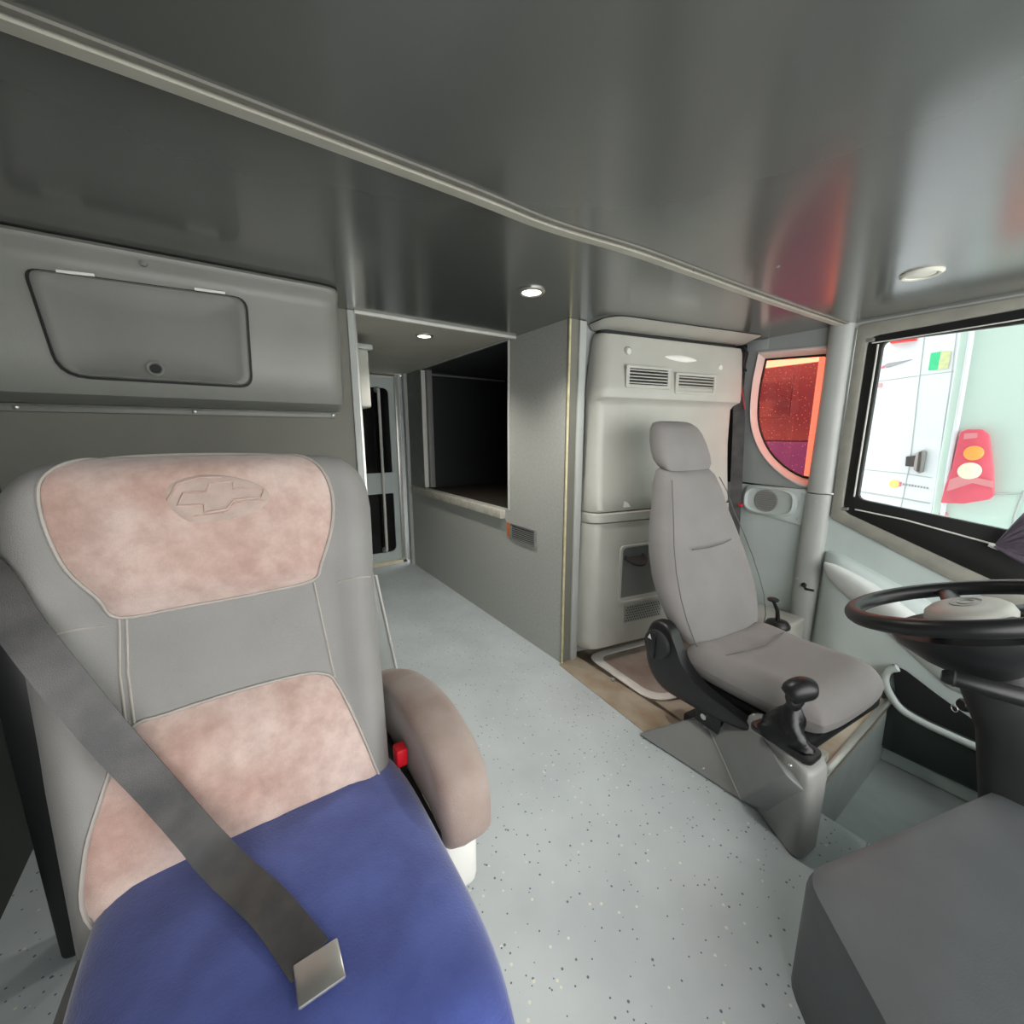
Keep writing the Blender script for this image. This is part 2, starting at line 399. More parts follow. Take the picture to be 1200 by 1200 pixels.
# ------------------------------------------------------------------ driver's side wall
X = XR
def sp(pts): return [Vector((X, p[0], p[1])) for p in pts]
# quarter window panel: outer rectangle to opening outline
qo = [(.905, CEIL), (1.60, CEIL), (1.60, .955), (.905, .955)]
def resample(pts, n):
    P = [Vector(p) for p in pts]; P.append(P[0]); d = [0]
    for a, b in zip(P, P[1:]): d.append(d[-1] + (b - a).length)
    out = []
    for i in range(n):
        s = d[-1] * i / n
        for j in range(len(P) - 1):
            if d[j] <= s <= d[j + 1] + 1e-9:
                t = (s - d[j]) / max(1e-9, d[j + 1] - d[j]); out.append(P[j].lerp(P[j + 1], t)); break
    return out
qpx = [(968, 414), (893, 420), (886, 455), (884, 490), (890, 515), (902, 535), (920, 551), (937, 560), (948, 562)]
qin = []
for p in qpx:
    w = at(p[0], p[1], 'x', X); qin.append((w.y, w.z))
qin = resample(smoothpath([Vector(q) for q in qin[1:]], 5) + [Vector(qin[0])], 48)
# match the outer ring by direction from the opening's centre
cy = sum(p.x for p in qin) / 48; cz = sum(p.y for p in qin) / 48
def rayrect(p, r):
    d = Vector((p.x - cy, p.y - cz)); t = 1e9
    if d.x > 1e-6: t = min(t, (r[1] - cy) / d.x)
    if d.x < -1e-6: t = min(t, (r[0] - cy) / d.x)
    if d.y > 1e-6: t = min(t, (r[3] - cz) / d.y)
    if d.y < -1e-6: t = min(t, (r[2] - cz) / d.y)
    return Vector((cy + d.x * t, cz + d.y * t))
# include rectangle corners by snapping the nearest ray hits
rect = (.905, 1.60, .955, CEIL); qout = [rayrect(p, rect) for p in qin]
for c in ((.905, .955), (1.60, .955), (1.60, CEIL), (.905, CEIL)):
    k = min(range(48), key=lambda i: (qout[i] - Vector(c)).length); qout[k] = Vector(c)
struct(frame('wall_right_quarter', sp(qout), sp([Vector((cy + (p.x - cy) * 1.09, cz + (p.y - cz) * 1.09)) for p in qin]), (.05, 0, 0), M_quarter))
w2 = thing('window_2', 'quarter window with red film and rounded lower corner behind driver seat', 'window', (X, 1.08, 1.0)); w2['kind'] = 'structure'
def scale2(pts, s, o=0): return [Vector((cy + (p.x - cy) * s + o, cz + (p.y - cz) * s)) for p in pts]
M_rim = mat('quarter_rim', (206, 196, 190), .45, .04, 8)
o1 = scale2(qin, 1.10); o2 = qin
def qr(s, x): return [Vector((x, p.x, p.y)) for p in scale2(qin, s)]
rr_q = [qr(1.13, X + .004), qr(1.125, X - .008), qr(1.10, X - .012), qr(1.08, X - .008), qr(1.04, X + .020), qr(1.0, X + .046), qr(.985, X + .050), qr(1.13, X + .050)]
loft('window_frame', rr_q + [rr_q[0]], M_rim, w2, cap=False)
frame('gasket', [Vector((X + .040, p.x, p.y)) for p in scale2(qin, 1.015)], [Vector((X + .040, p.x, p.y)) for p in scale2(qin, .97)], (.012, 0, 0), M_rubber, w2)
prism('pane', [Vector((X + .046, p.x, p.y)) for p in scale2(qin, .99)], (.004, 0, 0), M_film, w2)
# lining below the quarter window
struct(box('wall_right_lower', (X, X + .05), (.905, 1.62), (0, .955), M_side))
struct(tube('trim_18', [(X - .002, .93, .95), (X - .002, 1.2, .957), (X - .002, 1.55, .97)], .005, M_dark, n=6))
struct(box('trim_19', (X - .006, X + .002), (1.22, 1.34), (CEIL - .06, CEIL - .003), M_quarter, bevel=.003))
# pillar: two mouldings with a joint
def pillar(name, zs):
    rings = []
    for z in zs:
        k = max(0, min(1, (1.8 - z) / 1.8)); yc = .872 + .0 * k; hw = .056 + .004 * math.sin(z * 3)
        dep = .045 + .02 * math.exp(-((z - .35) / .25) ** 2)
        ring = [(X + .03, yc + hw, z), (X + .03, yc - hw, z)]
        for j in range(9):
            a = j / 8 * math.pi
            ring.append((X - dep * (math.sin(a) ** .6 if 0 < j < 8 else 0), yc - hw * math.cos(a), z))
        rings.append(ring)
    return struct(loft(name, rings, M_pillar))
pillar('trim_20', [.945 + i * (.853) / 10 for i in range(11)])
pil = pillar('trim_21', [.0 + i * .938 / 12 for i in range(13)])
screw(pil, (X - .046, .875, .90), (-1, 0, 0), .009)
screw(pil, (X - .064, .90, .46), (-1, 0, 0), .007)
hk = thing('coat_hook', 'small black hook screwed to the lower grey pillar', 'hook', (X - .06, .86, .42))
tube('hook_arm', [(X - .055, .865, .432), (X - .085, .855, .43), (X - .11, .84, .426), (X - .115, .80, .43)], .007, M_black, hk, n=8)
lathe('base', (X - .06, .865, .432), (-1, 0, 0), [(.013, 0), (.013, .008), (.007, .012), (0, .012)], M_black, hk, n=12)

# side window
def wp(px, py, x=X): return at(px, py, 'x', x)
fo = [(.808, 1.785), (-.62, 1.785), (-.62, .205), (.808, .815)]           # outer surround (belt line falls to the front)
fi = [(.762, 1.722), (-.58, 1.77), (-.58, .33), (.762, .858)]
gl = [(.703, 1.690), (-.54, 1.672), (-.54, .765), (.706, .930)]
w1 = thing('window_1', 'large driver side window with black rubber frame above the door lining', 'window', (X, .1, .3)); w1['kind'] = 'structure'
def sec(pts, x, r): return [Vector((x, p.x, p.y)) for p in roundpoly([Vector(q) for q in pts], r, 5)]
M_surround = mat('window_surround', (150, 149, 138), .5, .08, 14, col2=(138, 138, 130))
frame('window_frame', sec(fo, X - .012, .02), sec(fi, X - .012, .04), (.05, 0, 0), M_surround, w1, bevel=.006)
frame('rubber_frame', sec(fi, X + .004, .04), sec(gl, X + .004, .03), (.03, 0, 0), M_rubber, w1, bevel=.004)
prism('pane', sec([(.715, 1.70), (-.55, 1.70), (-.55, .755), (.718, .92)], X + .02, .02), (.005, 0, 0), M_glass, w1)
tube('track', [wp(1002, 597, X - .004), wp(1060, 609, X - .004), wp(1165, 638, X - .004), wp(1260, 667, X - .004)], .004, M_alupaint, w1, n=6)
tube('track', [wp(1022, 402, X - .002), wp(1100, 390, X - .002), wp(1260, 364, X - .002)], .003, M_alupaint, w1, n=6)
tube('track', [(X + .0, .722, .94), (X + .0, .720, 1.68)], .004, M_alupaint, w1, n=6)
box('slider_clip', (X - .014, X + .004), (.735, .765), (1.695, 1.712), M_alu, w1, bevel=.003)
box('slider_clip', (X - .014, X + .004), (.735, .765), (.866, .882), M_alu, w1, bevel=.003)
struct(box('wall_right_header', (X, X + .05), (-.75, .82), (1.775, CEIL), M_pillar))
struct(prism('wall_right_door', [(X, .815, .83), (X, -.75, .16), (X, -.75, -.41), (X, .815, -.41)], (.05, 0, 0), M_doorlining))
struct(box('wall_right_front', (X, X + .05), (-.80, -.61), (-.41, CEIL), M_pillar))
struct(box('wall_right_under', (X, X + .05), (.81, 1.62), (-.41, .0), M_doorlining))

# ------------------------------------------------------------------ door lining: bulged lower panel with armrest and map pocket
dl = thing('door_lining_panel', 'pale green-grey moulded door lining with map pocket under the side window', 'door panel', (X, .1, -.35))
def topz(y): return .66 + (y - .79) * .42
rings = []
ys = [.805, .80, .785, .76, .72, .65, .55, .4, .2, 0, -.2, -.45, -.72]
for i, y in enumerate(ys):
    e = min(1, math.sqrt(max(0, (.805 - y) / .10)))
    zt = topz(y) - (.10 if i == 0 else .04 * (1 - e)); dpt = .004 + .085 * e
    ring = [(X - .001, y, zt), (X - dpt * .55, y, zt - .004), (X - dpt * .85, y, zt - .025), (X - dpt, y, zt - .07)]
    ring += [(X - dpt, y, zt - .07 - (zt - .07 + .345) * k / 5) for k in range(1, 6)] + [(X - .001, y, -.345)]
    rings.append(ring)
loft('lower_panel', rings, M_doorlining, dl)
# armrest ridge
ax = X - .066
rings = []
APX = [(966, 660, 2), (974, 668, 9), (990, 680, 14), (1015, 698, 18), (1045, 722, 20), (1085, 755, 22), (1120, 790, 20), (1140, 812, 8)]
for a_, b_, h_ in APX:
    top = at(a_ + h_ * .55, b_ - h_ * .75, 'x', X - .09); bot = at(a_ - h_ * .55, b_ + h_ * .75, 'x', X - .09); mid = (top + bot) / 2; dd = (top - bot) / 2
    rings.append([mid + dd * math.cos(t) + Vector((-.002 * h_ * math.sin(t) * (1 + .5 * math.cos(t)), 0, 0)) for t in [k * math.pi / 8 for k in range(16)]])
loft('armrest', rings, mat('armrest_pale', (206, 211, 208), .45, .04, 6), dl)
# map pocket: dark sheet for the shaded mouth, front wall and thick rim
pxm = X - .15
mouth = [at(a, b, 'x', X - .096) for a, b in [(1046, 778), (1062, 786), (1100, 815), (1150, 850), (1190, 880), (1215, 905), (1190, 915), (1150, 885), (1105, 862), (1065, 838), (1050, 818)]]
prism('pocket_mouth', mouth, (-.004, 0, 0), M_dark, dl)
rim = smoothpath([at(a, b, 'x', pxm) for a, b in [(1052, 783), (1041, 786), (1037, 797), (1042, 812), (1056, 831), (1080, 846), (1112, 861), (1145, 876), (1180, 893), (1230, 920)]], 5)
tube('pocket_rim', rim, [.016] * len(rim), M_side, dl, n=10)
fr = [p.copy() for p in rim[4:]]
V = []; F = []
for i, p in enumerate(fr):
    V += [p, Vector((pxm + .03, p.y, -.25)), Vector((X - .09, p.y, -.28)), Vector((X - .09, p.y, p.z))]
for i in range(len(fr) - 1):
    for j in range(4): F.append((i * 4 + j, i * 4 + (j + 1) % 4, i * 4 + 4 + (j + 1) % 4, i * 4 + 4 + j))
F += [(0, 1, 2, 3), tuple(len(V) - 4 + j for j in (3, 2, 1, 0))]
mesh('pocket_wall', V, F, mat('pocket_plastic_shaded', (54, 62, 62), .5, .06, 6, .06, 300), dl)  # wall colour darkened for the shadow low on the door

# ------------------------------------------------------------------ speaker below the quarter window
spk = thing('door_speaker', 'pale grey oval speaker housing with round grille below the red window', 'speaker', (X, 1.09, .78))
a = wp(874, 568); b = wp(944, 610)
s_out = [Vector((X - .002, p.x, p.y)) for p in roundpoly([Vector((.925, .955)), Vector((1.265, .955)), Vector((1.275, .80)), Vector((.925, .745))], [.01, .06, .06, .01], 6)]
prism('mounting_plate', s_out, (-.012, 0, 0), M_side, spk, bevel=.004)
c_y, c_z = 1.115, .868
def oval(hw, hh, x, n=40, pw=3.2):
    out = []
    for i in range(n):
        t = 2 * math.pi * i / n; c = math.cos(t); s = math.sin(t)
        out.append(Vector((x, c_y + hw * math.copysign(abs(c) ** (2 / pw), c), c_z + hh * math.copysign(abs(s) ** (2 / pw), s))))
    return out
loft('bezel', [oval(.148, .086, X - .013), oval(.145, .083, X - .028), oval(.132, .074, X - .034), oval(.122, .066, X - .026), oval(.115, .06, X - .022)], M_side, spk)
lathe('speaker_dish', (X - .022, c_y + .012, c_z), (-1, 0, 0), [(.066, 0), (.066, .004), (.060, .006), (.058, .003), (0, .003)], M_consolelight, spk, n=32)
for k in range(9):
    z = -.048 + k * .012; hw = math.sqrt(max(0, .056 ** 2 - z * z))
    box('grille_slat', (X - .030, X - .025), (c_y + .012 - hw, c_y + .012 + hw), (c_z + z - .0028, c_z + z + .0028), M_console, spk)
screw(spk, (X - .014, .955, .785), (-1, 0, 0), .007); screw(spk, (X - .014, .945, .93), (-1, 0, 0), .006)

# ================================================================== BULKHEAD CABINET behind the driver
A = Vector((1.525, 1.600, 0)); B = Vector((2.615, 1.385, 0)); e1 = (B - A).normalized(); LEN = (B - A).length
ang = math.atan2(e1.y, e1.x); nrm = Vector((e1.y, -e1.x, 0))      # nrm points to the viewer (-y)
bk = thing('bulkhead_cabinet', 'moulded grey bulkhead cabinet with two air vents behind the driver seat', 'cabinet', A, ang)
# local: x along the panel, -y to the viewer
def bl(px, py, v):   # photo pixel on the plane v in front of the panel -> local (x, z)
    p = WM[bk].inverted() @ on(px, py, A + nrm * v, nrm); return p.x, p.z
def hsec(name, secs, m, nseg=9, cornerL=.05, cornerR=.03):
    """vertical loft of plan sections: (z, x0, x1, depth)"""
    rings = []
    for z, x0, x1, d in secs:
        cl = min(cornerL, d * .95); cr = min(cornerR, d * .95)
        ring = [(x0, 0, z)]
        for j in range(nseg):
            a = j / (nseg - 1) * math.pi / 2; ring.append((x0 + cl * (1 - math.cos(a)) * 1.0, -(d - cl) - cl * math.sin(a), z))
        for j in range(nseg):
            a = (1 - j / (nseg - 1)) * math.pi / 2; ring.append((x1 - cr * (1 - math.cos(a)), -(d - cr) - cr * math.sin(a), z))
        ring.append((x1, 0, z)); rings.append(ring)
    return loft(name, rings, m, bk, local=True)
hsec('upper_panel', [(1.755, .075, 1.06, .05), (1.748, .068, 1.068, .07), (1.72, .060, 1.07, .08), (1.60, .045, 1.06, .10), (1.50, .035, 1.05, .115), (1.455, .03, 1.045, .12), (1.438, .032, 1.045, .115), (1.42, .036, 1.03, .085), (1.40, .036, 1.02, .076), (1.2, .034, 1.02, .08), (1.05, .028, 1.02, .095), (.93, .022, 1.02, .11), (.862, .02, 1.02, .118), (.852, .022, 1.02, .112)], M_plastic, cornerL=.075, cornerR=.03)
hsec('shelf_band', [(.847, .016, 1.02, .122), (.84, .014, 1.02, .128), (.80, .014, 1.02, .128), (.794, .016, 1.02, .12)], M_plastic, cornerL=.07)
hsec('lower_panel', [(.79, .012, 1.03, .118), (.6, .005, 1.03, .135), (.3, -.002, 1.03, .15), (.14, -.006, 1.03, .158), (.10, -.004, 1.03, .15), (.085, .0, 1.03, .13)], M_plastic, cornerL=.08)
# dark seam on top and the soffit above
hsec('top_gap', [(1.756, .085, 1.05, .045), (1.772, .085, 1.05, .045)], M_dark)
hsec('soffit', [(1.772, .06, 1.07, .075), (1.784, .05, 1.07, .13), (1.797, .04, 1.07, .19)], M_plastic, cornerL=.09)
# backing up to the ceiling so nothing shows through
struct(prism('wall_back_right', [A + Vector((-.02, .02, 0)), B + Vector((.02, .02, 0)), B + Vector((.02, .05, 0)), A + Vector((-.02, .05, 0))], (0, 0, CEIL), M_quarter))
def vent(x0, x1, z0, z1, v, dark):
    f = frame('vent_frame', [(p.x, -v + .006, p.y) for p in rrect(x0, x1, z0, z1, .01)], [(p.x, -v + .006, p.y) for p in rrect(x0 + .022, x1 - .022, z0 + .018, z1 - .016, .005)], (0, -.014, 0), M_plastic, bk, local=True, bevel=.003)
    mesh('vent_back', [(x0 + .01, -v - .0005, z0 + .008), (x1 - .01, -v - .0005, z0 + .008), (x1 - .01, -v - .0005, z1 - .008), (x0 + .01, -v - .0005, z1 - .008)], [(0, 1, 2, 3)], dark, f, local=True)
    n = 5; h = (z1 - z0 - .034) / n
    for k in range(n):
        zc = z0 + .018 + h * (k + .5)
        V = [(x0 + .018, -v - .001, zc + h * .18), (x1 - .018, -v - .001, zc + h * .18), (x1 - .018, -v - .009, zc + h * .10), (x0 + .018, -v - .009, zc + h * .10),
             (x0 + .018, -v - .001, zc - h * .18), (x1 - .018, -v - .001, zc - h * .18), (x1 - .018, -v - .009, zc - h * .22), (x0 + .018, -v - .009, zc - h * .22)]
        mesh('slat', V, [(0, 1, 2, 3), (4, 7, 6, 5), (0, 4, 5, 1), (1, 5, 6, 2), (2, 6, 7, 3), (3, 7, 4, 0)], M_plastic, f, local=True)
x0, z1 = bl(733, 427, .11); x1, z0 = bl(784, 457, .11); vent(x0, x1, z0, z1, .1135, M_dark)
x0, z1 = bl(791, 436, .11); x1, z0 = bl(837, 464, .11); vent(x0, x1, z0, z1, .1135, mat('vent_dark_brown', (60, 54, 50), .6, .1, 8))
for px, py in ((736, 412), (843, 431)):
    xx, zz = bl(px, py, .09)
    kb = lathe('lock_knob', (xx, -.083, zz), (0, -1, 0), [(.022, 0), (.022, .004), (.017, .006), (.017, .014), (.013, .018), (0, .018)], M_alupaint, bk, n=18, local=True)
    tube('ring', [(xx + .023 * math.cos(t), -.087, zz + .023 * math.sin(t)) for t in [i * math.pi / 8 for i in range(16)]], .003, M_console, kb, n=6, closed=True, local=True)
xa, za = bl(778, 418, .09); xb, zb = bl(818, 423, .09)
rings = []
for i in range(13):
    t = i / 12; r = math.sin(math.pi * t) ** .8 * .017 + .001; c = (xa + (xb - xa) * t, -.088, za + (zb - za) * t)
    rings.append([(c[0], c[1] - math.cos(q) * r * .8, c[2] + math.sin(q) * r) for q in [k * math.pi / 5 for k in range(10)]])
loft('handle', rings, M_white, bk, local=True)
# warning sticker triangle
xx, zz = bl(733, 591, .115)
mesh('sticker', [(xx - .02, -.122, zz - .015), (xx + .03, -.122, zz - .015), (xx + .012, -.120, zz + .008), (xx - .014, -.120, zz + .02)], [(0, 1, 2, 3)], M_white, bk, local=True)
# recess and perforated grille of the lower part
xx0, zz1 = bl(727, 640, .15); xx1 = xx0 + .34; zz0 = bl(730, 708, .15)[1]
out = [(p.x, -.139, p.y) for p in rrect(xx0, xx1, zz0, zz1, .03)]; inn = [(p.x, -.139, p.y) for p in rrect(xx0 + .018, xx1 - .018, zz0 + .015, zz1 - .015, .025)]
pk = frame('pocket_frame', out, inn, (0, -.016, 0), M_plastic, bk, local=True, bevel=.004)
prism('pocket_recess', [(p.x, -.1385, p.y) for p in rrect(xx0 + .01, xx1 - .01, zz0 + .01, zz1 - .01, .02)], (0, -.008, 0), mat('pocket_inside', (112, 114, 112), .6, .06, 6), pk, local=True)
lathe('cup_rim', (xx0 + .10, -.150, zz1 - .075), (0, -.5, 1), [(.07, 0), (.07, .012), (.055, .014), (.05, .004), (0, .004)], M_blackmatt, pk, n=20, local=True)
gx0, gz1 = bl(732, 710, .155); gx1 = gx0 + .26; gz0 = gz1 - .10
gr = mesh('grille_panel', [(gx0, -.159, gz0), (gx1, -.159, gz0), (gx1, -.157, gz1), (gx0, -.157, gz1), (gx0, -.15, gz0), (gx1, -.15, gz0), (gx1, -.15, gz1), (gx0, -.15, gz1)], [(0, 1, 2, 3), (4, 7, 6, 5), (0, 4, 5, 1), (1, 5, 6, 2), (2, 6, 7, 3), (3, 7, 4, 0)], M_consolelight, bk, local=True)
V = []; F = []
for r in range(6):
    for c in range(15):
        x = gx0 + .012 + c * .0165 + (.008 if r % 2 else 0); z = gz0 + .012 + r * .0150; k = len(V)
        if x > gx1 - .012: continue
        V += [(x - .0055, -.1600, z), (x, -.1600, z - .005), (x + .0055, -.1600, z), (x, -.1600, z + .005)]; F.append((k, k + 1, k + 2, k + 3))
g2 = mesh('perforations', V, F, M_dark, gr, local=True); g2['kind'] = 'stuff'

# ================================================================== OVERHEAD LOCKER on the left bulkhead
lk = thing('overhead_locker', 'dark grey moulded overhead locker with flap door above the passenger seat', 'locker', (-.2, YB, 1.34))
YF = 1.76
prof = []   # (dy from wall, z) profile of the shell: bottom flange, belly, face, top roll
P = [(YB, 1.372), (YB - .06, 1.352), (YB - .16, 1.352), (YB - .235, 1.372), (YB - .262, 1.42), (YB - .27, 1.50), (YB - .272, 1.62), (YB - .262, 1.72), (YB - .268, 1.752), (YB - .285, 1.768), (YB - .29, 1.785), (YB - .28, 1.796), (YB, 1.796)]
rings = []
for x, s in [(-.85, 1), (-.4, 1), (0, 1), (.3, 1), (.345, 1), (.375, .985), (.398, .94), (.412, .86), (.418, .72)]:
    rings.append([(x, YB - (YB - y) * s, 1.575 + (z - 1.575) * (1 if s > .9 else .995)) for y, z in P])
rings.append([(.419, YB - .001, z) for y, z in P])
loft('body', rings, M_locker, lk)
# flap door
yd = YB - .271
dpts = [at(a, b, 'y', yd - .004) for a, b in [(30, 315), (287, 350), (294, 453), (72, 440)]]
out = roundpoly(dpts, [.03, .04, .04, .06], 6)
def grow(pts, s):
    c = sum(pts, Vector()) / len(pts); return [c + (p - c) * s for p in pts]
def shift(pts, dy): return [p + Vector((0, dy, 0)) for p in pts]
prism('door_gap', shift(grow(out, 1.03), -.000), (0, .02, 0), M_dark, lk)
ctr = sum(out, Vector()) / len(out)
def inset(s, dy): return [Vector((ctr.x + (p.x - ctr.x) * s, p.y + dy, ctr.z + (p.z - ctr.z) * s)) for p in out]
dr = loft('door', [inset(1, .01), inset(1, -.008), inset(.985, -.015), inset(.95, -.018), inset(.90, -.015), inset(.80, -.010), inset(.4, -.008)], M_locker_door, lk)
kc = at(182, 432, 'y', yd - .016)
kn = lathe('finger_ring', kc, (0, -1, 0), [(.023, 0), (.023, .006), (.019, .009), (.015, .006), (.013, .0), (0, .0)], M_locker, dr, n=24)
lathe('finger_hole', kc + Vector((0, -.002, 0)), (0, -1, 0), [(.0125, 0), (.0125, .003), (0, .003)], M_dark, dr, n=20)
for a, b in (((66, 318), (111, 323)), ((228, 339), (264, 344))):
    p = at(a[0], a[1], 'y', yd - .012); q = at(b[0], b[1], 'y', yd - .012)
    prism('hinge', [p + Vector((0, 0, -.004)), q + Vector((0, 0, -.004)), q + Vector((0, 0, .004)), p + Vector((0, 0, .004))], (0, -.006, 0), M_white, lk, bevel=.001)
box('mounting_flange', (-.85, .418), (YB - .02, YB - .001), (1.326, 1.354), M_locker, lk, bevel=.004)
for px in (20, 228, 390):
    p = at(px, 483, 'y', YB - .022); screw(lk, (p.x, p.y, 1.339), (0, -1, 0), .007)
for px, py in ((168, 308), (363, 338)):
    p = at(px, py, 'y', YB - .275); lathe('plug', p + Vector((0, .001, 0)), (0, -1, 0), [(.011, 0), (.011, .008), (.006, .011), (0, .011)], M_locker_door, lk, n=14)

# ================================================================== corridor furniture
d1 = thing('door_1', 'narrow grey corridor door with two dark windows at the rear', 'door', (1.05, 3.92, 0)); d1['kind'] = 'structure'
frame('leaf', [(p.x, 3.895, p.y) for p in rrect(.70, 1.345, .03, 1.77, .01)], [(p.x, 3.895, p.y) for p in rrect(.80, 1.285, .12, 1.68, .06)], (0, .035, 0), M_side, d1, bevel=.004)
box('mid_rail', (.79, 1.29), (3.897, 3.928), (.70, .90), M_side, d1)
prism('pane', [(p.x, 3.91, p.y) for p in rrect(.79, 1.29, .89, 1.69, .05)], (0, .006, 0), mat('dark_pane', (8, 9, 10), .15, 0, 5), d1)
prism('pane', [(p.x, 3.91, p.y) for p in rrect(.79, 1.29, .11, .71, .05)], (0, .006, 0), MATS['dark_pane'], d1)
box('threshold', (.65, 1.37), (3.86, 3.93), (.0, .03), mat('pale_threshold', (214, 206, 180), .5, .1, 12), d1)
box('head_strip', (.65, 1.36), (3.88, 3.93), (1.765, 1.785), M_alupaint, d1)
gb = thing('grab_rail', 'long silver vertical grab rail mounted on the corridor door', 'rail', (1.17, 3.85, .14))
tube('rail', smoothpath([(1.178, 3.87, 1.66), (1.178, 3.845, 1.64), (1.176, 3.84, 1.5), (1.172, 3.84, .3), (1.171, 3.845, .17), (1.171, 3.87, .15)], 5), .013, M_alupaint, gb, n=10)
lathe('bracket', (1.178, 3.895, 1.66), (0, -1, 0), [(.028, 0), (.028, .012), (.016, .03), (0, .03)], M_consolelight, gb, n=16)
lathe('bracket', (1.171, 3.895, .15), (0, -1, 0), [(.03, 0), (.03, .012), (.018, .03), (0, .03)], M_consolelight, gb, n=16)
fx = thing('wall_box', 'grey box with a wider lid hanging on the corridor wall near the post', 'box', (.65, 2.55, 1.40))
box('body', (.545, .712), (2.46, 2.66), (1.405, 1.725), M_plastic, fx, bevel=.015, seg=3)
box('lid', (.545, .735), (2.45, 2.68), (1.722, 1.752), M_pillar, fx, bevel=.008)
lathe('lid_screw', (.722, 2.5, 1.722), (0, 0, -1), [(.006, 0), (.006, .006), (0, .006)], M_dark, fx, n=10)
# partition vent
va = at(599, 612, 'x', px0); vb = at(628, 641, 'x', px0)
vt = thing('partition_vent', 'small dark louvred vent set low in the grey partition wall', 'vent', (px0, 1.95, .61))
yv0, yv1 = vb.y, va.y
frame('vent_frame', [(px0 - .001, p.x, p.y) for p in rrect(yv0, yv1, .615, .715, .004)], [(px0 - .001, p.x, p.y) for p in rrect(yv0 + .008, yv1 - .012, .623, .707, .003)], (-.010, 0, 0), M_console, vt)
prism('vent_back', [(px0 - .001, yv0 + .005, .62), (px0 - .001, yv1 - .01, .62), (px0 - .001, yv1 - .01, .71), (px0 - .001, yv0 + .005, .71)], (-.002, 0, 0), M_dark, vt)
for k in range(7):
    z = .628 + k * .0118
    box('slat', (px0 - .008, px0 - .002), (yv0 + .006, yv1 - .012), (z, z + .005), M_console, vt)
box('end_block', (px0 - .008, px0), (yv1 - .002, yv1 + .035), (.625, .712), M_orange, vt)

# downlights
def downlight(label, p, lit, zc, r=.052):
    t = thing('downlight', label, 'downlight', (p.x, p.y, zc - .012), group='ceiling downlights')
    lathe('ring', (p.x, p.y, zc), (0, 0, -1), [(r, 0), (r, .004), (r * .86, .010), (r * .72, .008), (r * .68, .002)], M_alu if lit else M_lampoff, t, n=28)
    lathe('lens', (p.x, p.y, zc), (0, 0, -1), [(r * .68, 0), (r * .66, .005), (r * .4, .008), (0, .009)], M_lamp if lit else M_lampoff, t, n=24)
    if lit:
        ld = bpy.data.lights.new('downlight_beam', 'SPOT'); ld.energy = lit; ld.spot_size = math.radians(130); ld.spot_blend = .8; ld.shadow_soft_size = .03; ld.color = (1, .96, .9)
        lo = bpy.data.objects.new('beam', ld); COL.objects.link(lo); lo.parent = t; lo.location = (0, 0, -.012)
    return t
downlight('lit round downlight in the dark cab ceiling above the aisle', at(623, 341, 'z', CEIL), 14, CEIL)
downlight('unlit frosted round downlight in the ceiling over the driver', at(1080, 320, 'z', CEIL - .004), 0, CEIL - .004, .058)
downlight('small lit downlight in the pale corridor ceiling', at(497, 393, 'z', CEIL), 14, CEIL, .05)
screw(bpy.data.objects['ceiling.001'], at(812, 317, 'z', CEIL - .004), (0, 0, -1), .006, M_console)
screw(bpy.data.objects['ceiling.001'], at(912, 312, 'z', CEIL - .004), (0, 0, -1), .005, M_console)

# floor hatch beside the driver's seat
hz = .004
hp = [at(a, b, 'z', hz) for a, b in [(686, 769), (767, 748), (900, 800), (764, 824)]]
fh = thing('floor_hatch', 'brown floor hatch lid with white rounded metal frame beside driver seat', 'hatch', (1.7, 1.2, .003))
ho = roundpoly(hp, [.09, .06, .08, .10], 8); hc = sum(ho, Vector()) / len(ho)
hi_ = [hc + (p - hc) * .83 for p in ho]
frame('hatch_frame', ho, hi_, (0, 0, .008), mat('hatch_frame_paint', (224, 222, 216), .45, .06, 12), fh, bevel=.002)
prism('lid', [hc + (p - hc) * .845 for p in ho], (0, 0, .004), M_hatch, fh)
bp = at(718, 796, 'z', .01); lathe('lid_bolt', bp, (0, 0, 1), [(.012, 0), (.012, .003), (.006, .005), (0, .005)], M_consolelight, fh, n=14)

# ================================================================== PASSENGER SEAT
ps = thing('passenger_seat', 'wide grey coach seat with pink velvet headrest panel under the overhead locker', 'seat', (-.025, .75, 0))
O0 = Vector((0, .82, .5)); DW = Vector((0, .28, .96)); NF = Vector((0, -.96, .28))
XC = -.027
def hw(w):
    a = [(-.12, .245), (0, .252), (.2, .264), (.43, .277), (.6, .291), (.67, .289)]
    if w <= a[0][0]: return a[0][1]
    for (w0, h0), (w1_, h1) in zip(a, a[1:]):
        if w <= w1_: return h0 + (h1 - h0) * (w - w0) / (w1_ - w0)
    return a[-1][1]
WT = .735
def sstep(a, b, x):
    t = max(0, min(1, (x - a) / (b - a))); return t * t * (3 - 2 * t)
def half(w):
    h = hw(w)
    if w > WT - .10:
        k = min(1, (w - (WT - .10)) / .10); h -= .10 * (1 - math.sqrt(max(0, 1 - k * k)))
    return h
def front(x, w):
    h = half(w); t = min(1, abs(x - XC) / h)
    g = 1.0
    if w > WT - .07: g = math.sqrt(max(0, 1 - ((w - WT + .07) / .07) ** 2))
    edge = (1 - t ** 7) ** .5
    off = .045 + .028 * sstep(.62, .9, t) + .018 * sstep(.42, .55, w) - .012 * sstep(.5, .3, abs(w - .36) / .3)
    return off * edge * g
def S(x, w, extra=0.0): return O0 + Vector((x, 0, 0)) + DW * w + NF * (front(x, w) + extra)
NW, NT = 44, 40
V = []; F = []
